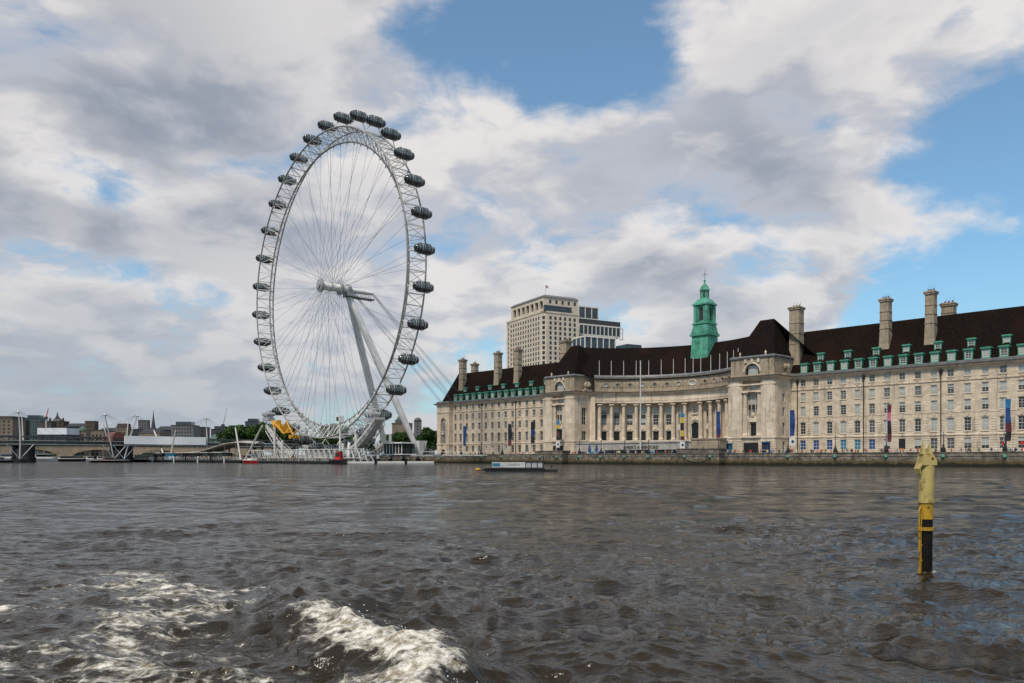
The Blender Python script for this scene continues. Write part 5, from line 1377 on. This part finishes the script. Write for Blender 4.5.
banner(533, -14, 421.5, 443, PROM, [BLK, NAVY, BLK], 'black and navy banner right beside the crescent pavilion', 2.1, board=False)
banner(558, -13, 420.5, 440, PROM, [SKYB, GOLD, BLK, DARKR, BLK], 'blue topped banner with gold and black before the first pavilion arch')
banner(682.5, -13, 413.5, 440, PROM, [SKYB, GOLD, BLK, BLK, GOLD, DARKR], 'blue, gold and black banner beside the crescent portal')
banner(718.5, -13, 411.5, 441, PROM, [BLUE, NAVY, BLUE, NAVY, DARKR], 'deep blue banner against the second pavilion by the stair block')
banner(792.5, -13, 410, 436, PROM, [NAVY, BLUE, NAVY, BLUE], 'navy banner in the corner between second pavilion and southern wing')
banner(889.5, -14, 404.5, 442, PROM, [DARKR, PINKC, BLK, BLK, DARKR], 'dark maroon and black banner by the black doorway of the southern wing', 1.0, board=False)
banner(1008.5, -14, 399, 441, PROM, [SKYB, BLUE, BLUE, DARKR, BLK], 'blue banner ending in red and black before the windows with red roundels', 1.2, board=False)
q = L(PA(640.5, -10), -10, 6.95); t = thing('flagpole', 'tall bare white flagpole standing on the terrace before the crescent', 'flagpole', q)
m = MB(); m.tube((0, 0, -4.5), (0, 0, WZ(362, q.y) - 6.95), .26, 10, .17); m.build('pole', PALEROD, t)
m = MB(); m.ell((0, 0, WZ(362, q.y) - 6.8), (.26, .26, .26), 8, 6); m.build('truck', PALEROD, t)
m = MB(); m.lathe([(.6, -4.6), (.5, -4.1), (.3, -3.9)], 10); m.build('base', CONC, t)

def kiosk(px, b, w, h, mt, lb, top=None):
    q = L(PA(px, b), b, PROM); t = thing('kiosk', lb, 'kiosk', q, FAC_ROT, 'kiosks and stalls on the promenade')
    m = MB(); m.box(-w / 2, w / 2, 0, 1.6, 0, h); m.build('body', mt, t)
    m = MB(); m.box(-w / 2 - .3, w / 2 + .3, -.5, 1.8, h, h + .15); m.build('roof', top or DARKM, t)
    m = MB(); m.box(-w / 2 + .2, w / 2 - .2, -.06, -.005, h * .45, h * .85); m.build('hatch', GLASSD, t)
    m = MB(); m.box(-w / 2 + .1, w / 2 - .1, -.35, -.01, h * .4, h * .43); m.build('counter', PALEROD, t)
kiosk(726.5, -12.5, 1.9, 3.4, SKYB, 'tall bright blue ticket box between the stair block and the black canopy', TEAL)
kiosk(764.5, -12.5, 1.7, 3.6, BLUE, 'tall deep blue ticket box on the far side of the black entrance canopy', TEAL)
kiosk(610, -12, 4.2, 1.75, TEAL, 'teal fronted stall under the podium with a white counter'); kiosk(619, -12, 3.6, 1.75, BLUE, 'blue fronted stall next to the teal stall under the podium')
kiosk(634, -12, 4.4, 1.75, TEAL, 'wide teal stall below the dark lettering'); kiosk(642, -12, 3.0, 1.75, DARKM, 'black stall below the end of the dark lettering')
kiosk(659.5, -12, 3.6, 1.75, NAVY, 'navy stall close to the bastion'); kiosk(668, -12, 3.6, 1.75, BLUE, 'blue stall against the bastion wall')
for px, lb in ((589.5, 'furled blue parasol nearest the first pavilion'), (596.5, 'second furled blue parasol beside the stalls')):
    q = L(PA(px, -13), -13, PROM); t = thing('parasol', lb, 'parasol', q, 0, 'furled parasols')
    m = MB(); m.tube((0, 0, 0), (0, 0, 3.9), .05, 6); m.build('pole', PALEROD, t)
    m = MB(); m.lathe([(.45, 1.4), (.55, 1.7), (.40, 2.6), (.2, 3.5), (.05, 3.9)], 10); m.build('canopy', BLUE, t)
    m = MB(); m.lathe([(.4, 0), (.4, .12), (.1, .2)], 10); m.build('base', CONC, t)

# ------------------------------------------------------------------ people
def skin_person(pose):
    sk = 'x'
    J = {'pel': (0, 0, .95, .15), 'chest': (0, 0, 1.28, .165), 'neck': (0, 0, 1.47, .065), 'head': (0, -.02, 1.60, .095), 'crown': (0, -.01, 1.70, .085), 'face': (0, -.085, 1.585, .03)}
    E_ = [('pel', 'chest'), ('chest', 'neck'), ('neck', 'head'), ('head', 'crown'), ('head', 'face')]
    for s, n in ((-1, 'l'), (1, 'r')):
        st = {'stand': 0, 'walk': .24 * s, 'lean': .05, 'photo': 0}[pose]
        J['hip' + n] = (s * .10, 0, .88, .105); J['knee' + n] = (s * .11, -.5 * abs(st) - st * .5, .48, .075); J['ank' + n] = (s * .11, -st, .09, .05); J['toe' + n] = (s * .13, -st - .17, .035, .04)
        J['sh' + n] = (s * .19, 0, 1.40, .075)
        if pose == 'photo': el, ha = (s * .26, -.22, 1.22, .05), (s * .09, -.34, 1.48, .036)
        elif pose == 'lean': el, ha = (s * .27, -.16, 1.16, .05), (s * .2, -.40, 1.10, .036)
        else: el, ha = (s * .27, .03 + st * .5, 1.13, .05), (s * .27, -.06 + st * .9, .88, .036)
        J['el' + n] = el; J['ha' + n] = ha; J['fi' + n] = tuple(ha[i] + (ha[i] - el[i]) * .3 for i in range(3)) + (.028,)
        E_ += [('pel', 'hip' + n), ('hip' + n, 'knee' + n), ('knee' + n, 'ank' + n), ('ank' + n, 'toe' + n), ('chest', 'sh' + n), ('sh' + n, 'el' + n), ('el' + n, 'ha' + n), ('ha' + n, 'fi' + n)]
    keys = list(J); me = bpy.data.meshes.new('sk'); me.from_pydata([J[k][:3] for k in keys], [(keys.index(a), keys.index(b)) for a, b in E_], [])
    o = bpy.data.objects.new('sk', me); COL.objects.link(o); md = o.modifiers.new('s', 'SKIN'); sl_ = me.skin_vertices[0].data
    for i, k in enumerate(keys): sl_[i].radius = (J[k][3], J[k][3]); sl_[i].use_root = (k == 'pel')
    sb = o.modifiers.new('b', 'SUBSURF'); sb.levels = 1; sb.render_levels = 1
    r = bpy.data.meshes.new_from_object(o.evaluated_get(bpy.context.evaluated_depsgraph_get())); bpy.data.objects.remove(o)
    r.name = 'person'; r.materials.clear()
    for _ in range(4): r.materials.append(DARKM)
    for p in r.polygons:
        c = p.center; p.use_smooth = True
        arm = abs(c.x) > .22 or (c.y < -.18 and c.z > .9)
        p.material_index = 3 if (c.z > 1.62 or (c.z > 1.55 and c.y > .01)) else 2 if (c.z > 1.47 or (arm and c.z < (1.0 if pose in ('stand', 'walk') else 9) and abs(c.x) > .24 and c.z > .7)) else 0 if c.z > .93 else 1
    return r
PERSONS = [skin_person(p) for p in ('stand', 'walk', 'lean', 'photo')]
TOPS = {n: mat('top_' + n, c, .8, .12, 4) for n, c in (('red', (.45, .03, .03)), ('white', (.72, .72, .70)), ('navy', (.02, .03, .10)), ('black', (.015, .015, .016)), ('grey', (.22, .22, .23)), ('green', (.05, .17, .07)), ('pink', (.55, .22, .28)), ('yellow', (.60, .46, .08)), ('orange', (.55, .18, .04)), ('sky blue', (.16, .33, .55)), ('brown', (.14, .08, .05)), ('cream', (.55, .48, .36)))}
LEGS = {n: mat('legs_' + n, c, .85, .15, 4) for n, c in (('blue jeans', (.05, .08, .16)), ('black trousers', (.014, .014, .015)), ('beige trousers', (.36, .30, .21)), ('grey trousers', (.15, .15, .16)), ('white trousers', (.6, .6, .58)))}
SKINS = [mat('skin_a', (.50, .30, .21), .6, .1, 5), mat('skin_b', (.20, .11, .07), .6, .1, 5), mat('skin_c', (.36, .21, .14), .6, .1, 5)]
HAIRS = [mat('hair_a', (.02, .014, .01), .6, .2, 9), mat('hair_b', (.12, .07, .03), .6, .2, 9), mat('hair_c', (.35, .27, .14), .6, .2, 9), mat('hair_d', (.35, .34, .33), .6, .2, 9)]
USED = set()
def add_person(p, rz, place, group):
    k = rnd.randrange(4)
    for _ in range(200):
        tp, lg = rnd.choice(list(TOPS)), rnd.choice(list(LEGS))
        if (tp, lg, place) not in USED: break
    USED.add((tp, lg, place))
    verb = ('standing', 'walking', 'leaning', 'taking a picture')[k]
    o = link('person', PERSONS[k], None, p, rz)
    for i, m_ in enumerate((TOPS[tp], LEGS[lg], rnd.choice(SKINS), rnd.choice(HAIRS))):
        o.material_slots[i].link = 'OBJECT'; o.material_slots[i].material = m_
    o.scale = (1, 1, rnd.uniform(.94, 1.04))
    tag(o, f'person in {tp} top and {lg} {verb} {place}', 'person', group)
PLACES = [(440, 500, 18, 'before the northern wing'), (500, 545, 14, 'between the black banners'), (560, 600, 12, 'by the furled parasols'), (600, 672, 22, 'at the stalls under the podium'), (722, 780, 26, 'around the black entrance canopy'), (780, 880, 34, 'below the blue shop windows'), (880, 960, 20, 'near the black doorway'), (960, 1024, 18, 'before the red roundel windows')]
for x0, x1, n, pl in PLACES:
    for _ in range(n):
        b = rnd.uniform(-17.6, -13.5); p = L(PA(rnd.uniform(x0, x1), b), b, PROM + .35); p.z = PROM
        add_person(p, FAC_ROT + rnd.choice([0, math.pi / 2, -math.pi / 2, rnd.uniform(-1, 1)]), pl, 'people on the promenade')

# ------------------------------------------------------------------ the floating pier
def on_pier(a, b, z=0.0): return L(a, b, z)
def build_pier():
    PBX = -70.0
    a0, a1 = PA(142, PBX), PA(252, PBX)
    root = thing('floating_pier', 'long black floating pier with railings, a waved canopy and raked white masts', 'pier', tuple(L(a0, PBX)), FAC_ROT)
    Lg = a1 - a0
    m = MB(); m.box(0, Lg, -5, 5, -1, 1.2); m.box(-.3, Lg + .3, -5.3, 5.3, .55, .8); m.build('hull', HULLB, root)
    m = MB(); m.box(.3, Lg - .3, -4.7, 4.7, 1.2, 1.25); m.build('deck', PAVE, root)
    m = MB()
    for x in np.arange(0, Lg, 2.4): m.tube((x, -4.8, 1.2), (x, -4.8, 2.35), .05, 4)
    for z in (1.6, 2.0, 2.35): m.tube((0, -4.8, z), (Lg, -4.8, z), .04, 4)
    m.build('railing', PALEROD, root)
    for k in range(9):
        x = 4 + k * 13.3
        if x > Lg - 4: break
        m = MB(); m.tube((x, -5.6, -2), (x, -5.6, 2.6), .35, 8); m.build('fender_pile', IRON if k % 2 else PALEROD, root)
    for x, w in ((3, 9), (15, 7), (24, 8), (35, 11), (49, 8), (60, 10), (78, 7), (90, 9)):
        m = MB(); m.box(x, x + w, -1.5, 3, 1.25, 4.3); h = m.build('waiting_hut', [CAPG, DARKM, TEAL][int(x) % 3], root)
        m = MB(); m.box(x - .4, x + w + .4, -2, 3.4, 4.3, 4.55); m.build('hut_roof', OFFW, h)
    # waved canopy near the landward end
    b0, b1 = PA(196, PBX + 6) - a0, PA(262, PBX + 6) - a0
    m = MB(); n = 18; rows = []
    for k in range(n + 1):
        u = k / n; z = 6.6 + 1.7 * math.sin(u * 4.6 - 1.9) + 1.2 * u; tpr = 1.0 if u < .85 else 1 - (u - .85) * 4
        rows.append([(b0 + (b1 - b0) * u, -4 * tpr + 5, z - .6), (b0 + (b1 - b0) * u, 5, z), (b0 + (b1 - b0) * u, 5 + 6 * tpr, z - .4)])
    vs = [p for r in rows for p in r]; N = len(vs); vs += [(x, y, z - .25) for x, y, z in vs]; fs = []
    for k in range(n):
        for j in range(2): q = k * 3 + j; fs.append((q, q + 3, q + 4, q + 1)); fs.append((N + q + 1, N + q + 4, N + q + 3, N + q))
        fs.append((k * 3, N + k * 3, N + k * 3 + 3, k * 3 + 3)); fs.append((k * 3 + 2, k * 3 + 5, N + k * 3 + 5, N + k * 3 + 2))
    m.add(vs, fs); m.build('canopy', CONC, root)
    for k in range(0, n, 3): m = MB(); x, y, z = rows[k][1]; m.tube((x, y, 1.2), (x, y, z - .2), .14, 6); m.build('canopy_post', PALEROD, root)
    for pxb, pxt, yt in ((165.8, 154, 430.6), (169.7, 175.5, 431), (240.8, 235.3, 427.5), (245, 262, 426)):
        ab, at_ = PA(pxb, PBX + 1) - a0, PA(pxt, PBX + 1) - a0; zt = WZ(yt, L(at_ + a0, PBX + 1).y)
        m = MB(); m.tube((ab, 1, 1.2), (at_, 1, zt), .42, 8, .3); m.build('raked_mast', PALEROD, root)
    for k in range(60):
        a = a0 + rnd.uniform(3, Lg - 2); b = PBX + rnd.uniform(-4.3, -1.8)
        add_person(L(a, b, 1.25), FAC_ROT + rnd.uniform(-3, 3), 'on the floating pier', 'people waiting on the pier')
    # the second pontoon with a lattice gangway by the wheel
    c0, c1 = PA(244, PBX - 1), PA(338, PBX - 1); Lg = c1 - c0
    root = thing('mooring_pontoon', 'low black mooring pontoon with a white lattice gangway below the wheel', 'pontoon', tuple(L(c0, PBX - 1)), FAC_ROT)
    m = MB(); m.box(0, Lg, -3.5, 3.5, -1, .95); m.box(-.2, Lg + .2, -3.7, 3.7, .4, .65); m.build('hull', HULLB, root)
    m = MB(); m.box(.2, Lg - .2, -3.3, 3.3, .95, 1.0); m.build('deck', PAVE, root)
    m = MB()
    for y in (2.0, 4.6):
        m.tube((2, y, 2.0), (Lg + 8, y, 2.0), .16, 6); m.tube((2, y, 5.0), (Lg + 8, y, 5.0), .16, 6)
        for x in np.arange(2, Lg + 7, 3.6): m.tube((x, y, 2.0), (x + 1.8, y, 5.0), .11, 5); m.tube((x + 1.8, y, 5.0), (x + 3.6, y, 2.0), .11, 5)
    m.box(2, Lg + 8, 2.1, 4.5, 1.85, 1.98)
    m.build('lattice_gangway', DULLW, root)
    for x in np.arange(4, Lg, 12): m = MB(); m.box(x - .3, x + .3, 2.2, 4.4, 1.0, 1.85); m.build('gangway_trestle', GREYST, root)
    m = MB()
    for x in np.arange(0, Lg, 2.2): m.tube((x, -3.3, .95), (x, -3.3, 2.1), .045, 4)
    for z in (1.5, 2.1): m.tube((0, -3.3, z), (Lg, -3.3, z), .035, 4)
    m.build('railing', PALEROD, root)
    for x in (6, Lg * .45, Lg - 1): m = MB(); m.tube((x, 4.9, -2), (x, 4.9, 6.5), .5, 10); m.lathe([(.52, 6.5), (.05, 7.6)], 10, (x, 4.9, 0)); m.build('guide_pile', HULLB if x < Lg - 2 else WHITE, root)
    for k in range(12):
        add_person(L(c0 + rnd.uniform(3, Lg - 3), PBX - 1 + rnd.uniform(-2.8, 0), 1.0), FAC_ROT + rnd.uniform(-3, 3), 'on the mooring pontoon', 'people on the mooring pontoon')
    # white floating boom
    d0, d1 = PA(346, -56), PA(436, -48)
    p0, p1 = L(PA(345, -78), -78), L(PA(435, -52), -52); v = p1 - p0
    t = thing('floating_boom', 'long white floating boom lying on the water towards the palace', 'boom', (p0.x, p0.y, 0), math.atan2(v.y, v.x))
    ln = v.length; n = 3
    for k in range(n):
        m = MB(); m.box(ln * k / n + .5, ln * (k + 1) / n - .5, -.8, .8, .25, .95); m.box(ln * k / n + .5, ln * (k + 1) / n - .5, -.7, .7, -.4, .249); m.build('float', OFFW, t)
        m = MB(); m.tube((ln * (k + .02) / n + .2, 0, -1), (ln * (k + .02) / n + .2, 0, 1.8), .35, 8); m.build('joint_post', HULLB, t)
build_pier()

# ------------------------------------------------------------------ boats
def boat(px, Y, ln, ang, hull, cabin, lb, h=1.3, mast=True, name='motor_boat', cat='boat', stripe=None, group=None, cab=(.2, .65), ch=1.9):
    p = W(px, Y, 0); t = thing(name, lb, cat, (p.x, p.y, 0), ang, group)
    st = []; w = ln * .13 + .5
    for u in np.linspace(0, 1, 11):
        k = (1 - max(0, (u - .55) / .45) ** 2) * (.82 + .18 * min(1, u * 6)); st.append((ln * (u - .5), w * k, h * (1 + .35 * max(0, u - .5) ** 1.5)))
    vs = []
    for x, hw, z in st: vs += [(x, -hw * .6, -.4), (x, -hw, z), (x, hw, z), (x, hw * .6, -.4)]
    fs = [(i * 4 + k, (i + 1) * 4 + k, (i + 1) * 4 + (k + 1) % 4, i * 4 + (k + 1) % 4) for i in range(10) for k in range(4)] + [(3, 2, 1, 0), (40, 41, 42, 43)]
    m = MB(); m.add(vs, [f[::-1] for f in fs]); m.build('hull', hull, t)
    m = MB(); m.path([(x, -hw - .03, z) for x, hw, z in st] + [(x, hw + .03, z) for x, hw, z in st[::-1]], .09, 5, True); m.build('gunwale', stripe or PALEROD, t)
    x0, x1 = -ln / 2 + ln * cab[0], -ln / 2 + ln * cab[1]
    m = MB(); m.taper(x0, x1, -w * .68, w * .68, h - .1, h + ch, .25); c = m.build('cabin', cabin, t)
    m = MB(); m.box(x0 + .3, x1 - .3, -w * .68 + .02, w * .68 - .02, h + ch * .42, h + ch * .8); m.build('cabin_window', GLASSD, c)
    m = MB(); m.box(x0 - .2, x1 + .2, -w * .7, w * .7, h + ch, h + ch + .12); m.build('cabin_roof', OFFW, c)
    if mast:
        m = MB(); m.tube(((x0 + x1) / 2, 0, h + ch), ((x0 + x1) / 2, 0, h + ch + 2.4), .06, 5); m.tube(((x0 + x1) / 2 - .1, -.7, h + ch + 1.6), ((x0 + x1) / 2 - .1, .7, h + ch + 1.6), .04, 5); m.build('mast', PALEROD, t)
    return t
FD = FAC_ROT
boat(249, 285, 9, FD + math.pi, RED, OFFW, 'bright red rescue boat moored at the pier', 1.2, ch=2.0, name='rescue_boat', cab=(.05, .42), stripe=OFFW)
boat(340, 250, 6.0, FD + .3, HULLB, RED, 'small tug with a red wheelhouse at the pontoon end', 1.3, ch=2.8, name='tug_boat', cab=(.25, .62), stripe=HULLB)
boat(11, 425, 15, FD + 1.5, OFFW, OFFW, 'white excursion boat under the bridge next to the dark pier', 1.8, ch=2.6, cab=(.1, .85), name='excursion_boat')
boat(45, 440, 13, FD + 1.55, OFFW, OFFW, 'white boat with a long saloon in the second bridge opening', 1.7, ch=2.6, cab=(.12, .8), name='excursion_boat')
boat(70, 450, 16, FD + 1.55, HULLB, CONC, 'long black barge like boat with a stone grey deckhouse under the tan arch', 1.5, ch=1.6, cab=(.15, .9), name='barge')
boat(91, 470, 8, FD + 1.5, OFFW, OFFW, 'small white launch under the far arch', 1.3, ch=1.7)
boat(101, 480, 7, FD + 1.5, RED, OFFW, 'small red hulled launch under the far arch', 1.3, ch=1.6)
boat(2, 340, 9, FD + 1.6, HULLB, CONC, 'low dark workboat at the very edge of the river view', 1.0, ch=1.2, cab=(.3, .6))
boat(110, 352, 16, FD + 1.5, HULLB, BROWN, 'dark rusty work barge moored at the foot of the white masts', 1.0, ch=1.3, name='work_barge', cab=(.35, .6), mast=False)
boat(154, 395, 22, FD + 1.2, HULLB, OFFW, 'black hulled passenger boat with a white saloon at the pier end', 1.3, ch=2.2, name='passenger_boat', cab=(.1, .8))
boat(138, 560, 9, FD + 1.4, OFFW, OFFW, 'tiny white launch under the bridge by the black pier end', 1.3, ch=1.7)

# mooring raft with white board and yellow nose
p = W(516, 118, 0); t = thing('mooring_raft', 'flat black mooring raft with a white board, dark posts and a yellow nose', 'raft', tuple(p), .02)
s_ = 118 / 800
m = MB(); m.box(-31 * s_, 41 * s_, -1.5, 1.5, -.3, .35); m.box(-31 * s_, 28 * s_, -1.6, 1.6, .35, .55); m.build('deck', HULLB, t)
m = MB(); m.lathe([(.04, -.42), (.18, -.3), (.22, 0), (.18, .3), (.04, .42)], 10); q = MB(); Rm = Matrix.Rotation(R(90), 3, 'Y'); q.add([Rm @ Vector(v) + Vector((-38 * s_, 0, .3)) for v in m.v], m.f); q.build('nose_float', YEL, t, smooth=True)
m = MB(); m.tube((-34 * s_, 0, .3), (-30 * s_, 0, .35), .2, 8); m.build('tow_bar', HULLB, t)
m = MB(); m.box(-24 * s_, 9 * s_, -.9, -.8, .62, 1.40); bo = m.build('board', DULLW, t)
m = MB(); m.box(-23.5 * s_, -16 * s_, -.93, -.905, .8, 1.25); m.build('board_panel', TEAL, bo)
m = MB(); m.box(-8 * s_, 4 * s_, -.93, -.905, .95, 1.15); m.build('board_panel', GREYST, bo)
for x in (-24, -13, -2, 9, 15, 21, 27): m = MB(); m.box(x * s_ - .06, x * s_ + .06, -.78, -.66, .55, 1.45 if x < 25 else 2.3); m.build('post', IRON, t)
m = MB(); m.box(-24.5 * s_, 27.5 * s_, -.86, -.72, 1.42, 1.52); m.build('top_rail', IRON, t)
m = MB(); m.box(10 * s_, 26 * s_, -.75, -.70, .62, 1.35); m.build('mesh_panel', GREYST, t)
for x, y in ((-20, 1.0), (20, 1.0), (35, -1.0)): m = MB(); m.lathe([(.14, .35), (.10, .6), (.17, .65), (.17, .72)], 8, (x * s_, y, 0.2)); m.build('bollard', IRON, t)

# ------------------------------------------------------------------ the yellow pile in the foreground
PALEY = mat('faded_yellow', (.40, .315, .11), .55, .12, 3, streak=.3, dirt=((.17, .10, .02), 5, .50, .7))
OCHRE = mat('ochre_yellow', (.36, .21, .015), .5, .2, 5, dirt=((.04, .028, .01), 9, .52, .9))
TAR = mat('tarred_pile', (.006, .005, .004), .6, .5, 7, dirt=((.16, .12, .03), 7, .64, .7), bump=.5, spec=.15)
def build_pile():
    p = W(926, 13.1, 0); t = thing('mooring_pile', 'yellow and black mooring pile with a folded metal cap rising from the river', 'pile', tuple(p), 0)
    k = 13.1 / 800
    Z = lambda py: HC + (HZ - py) * k
    lean = .04
    m = MB(); m.tube((-.02, 0, -1.2), (0, 0, Z(519)), .100, 24, .100); m.build('black_post', TAR, t, smooth=False)
    m = MB(); m.tube((0, 0, Z(519)), (.0, 0, Z(502)), .108, 24); m.build('yellow_band', OCHRE, t)
    m = MB(); m.tube((.0, 0, Z(502)), (.018, 0, Z(459)), .119, 28); m.lathe([(.125, -.012), (.125, .012)], 28, (0, 0, Z(502))); m.build('sleeve', PALEY, t)
    # folded cap: a box head with a flap and two upright tabs
    m = MB(); z0, z1 = Z(459), Z(447)
    m.add([(-.17, -.16, z0), (.19, -.16, z0), (.19, .16, z0), (-.17, .16, z0), (-.12, -.15, z1), (.08, -.15, z1 + .01), (.08, .15, z1 + .01), (-.12, .15, z1), (.185, -.15, z0 + .09), (.185, .15, z0 + .09)],
          [(3, 2, 1, 0), (0, 1, 8, 5, 4), (2, 3, 7, 6, 9), (4, 5, 6, 7), (1, 2, 9, 8), (5, 8, 9, 6), (3, 0, 4, 7)])
    c = m.build('cap', PALEY, t); c.scale = (.64, .75, .95)
    for x, w_, hh in ((-.10, .055, .24), (.06, .05, .20)):
        m = MB(); zb = z1 - .01
        m.add([(x - w_, -.10, zb), (x + w_, -.10, zb), (x + w_ * .2, -.04, zb + hh), (x - w_, .06, zb), (x + w_, .06, zb), (x + w_ * .1, -.03, zb + hh)], [(0, 1, 2), (5, 4, 3), (0, 2, 5, 3), (1, 4, 5, 2), (0, 3, 4, 1)]); m.build('tab', PALEY, c)
    m = MB(); m.add([(-.17, -.14, z0 + .03), (-.17, .14, z0 + .03), (-.235, .13, z0 - .06), (-.235, -.13, z0 - .06), (-.21, -.12, z0 - .16), (-.21, .12, z0 - .16), (-.15, -.14, z0 + .03), (-.15, .14, z0 + .03), (-.20, .12, z0 - .06), (-.20, -.12, z0 - .06), (-.19, -.11, z0 - .16), (-.19, .11, z0 - .16)],
                    [(0, 1, 2, 3), (3, 2, 5, 4), (9, 8, 7, 6), (10, 11, 8, 9), (0, 3, 9, 6), (3, 4, 10, 9), (1, 7, 8, 2), (2, 8, 11, 5), (4, 5, 11, 10)]); m.build('flap', PALEY, c)
    m = MB(); m.lathe([(.024, 0), (.024, .012)], 12); q = MB(); Rm = Matrix.Rotation(R(90), 3, 'X'); q.add([Rm @ Vector(v) + Vector((.075, -.15, z0 + .11)) for v in m.v], m.f); q.build('bolt_hole', IRON, c)
    for zc, hh in ((Z(528.5), .028), (Z(574), .035)):
        m = MB(); m.lathe([(.103, -hh), (.122, -hh), (.122, hh), (.103, hh)], 24, (0, 0, zc)); cl = m.build('clamp_ring', OCHRE, t)
        m = MB(); m.box(-.17, -.105, -.10, -.04, zc - hh, zc + hh); m.build('clamp_lug', OCHRE, cl)
    m = MB(); m.path([(-.118, -.07, Z(506)), (-.145, -.07, Z(510)), (-.145, -.07, Z(530)), (-.148, -.07, -.6)], .014, 8); m.path([(-.115, -.09, Z(516)), (-.128, -.09, Z(530)), (-.132, -.09, -.6)], .008, 6); m.build('ladder_rail', OCHRE, t)
    for py in (545, 560): m = MB(); m.tube((-.148, -.07, Z(py)), (-.09, -.05, Z(py)), .011, 6); m.build('ladder_rung', YEL, t)
build_pile()
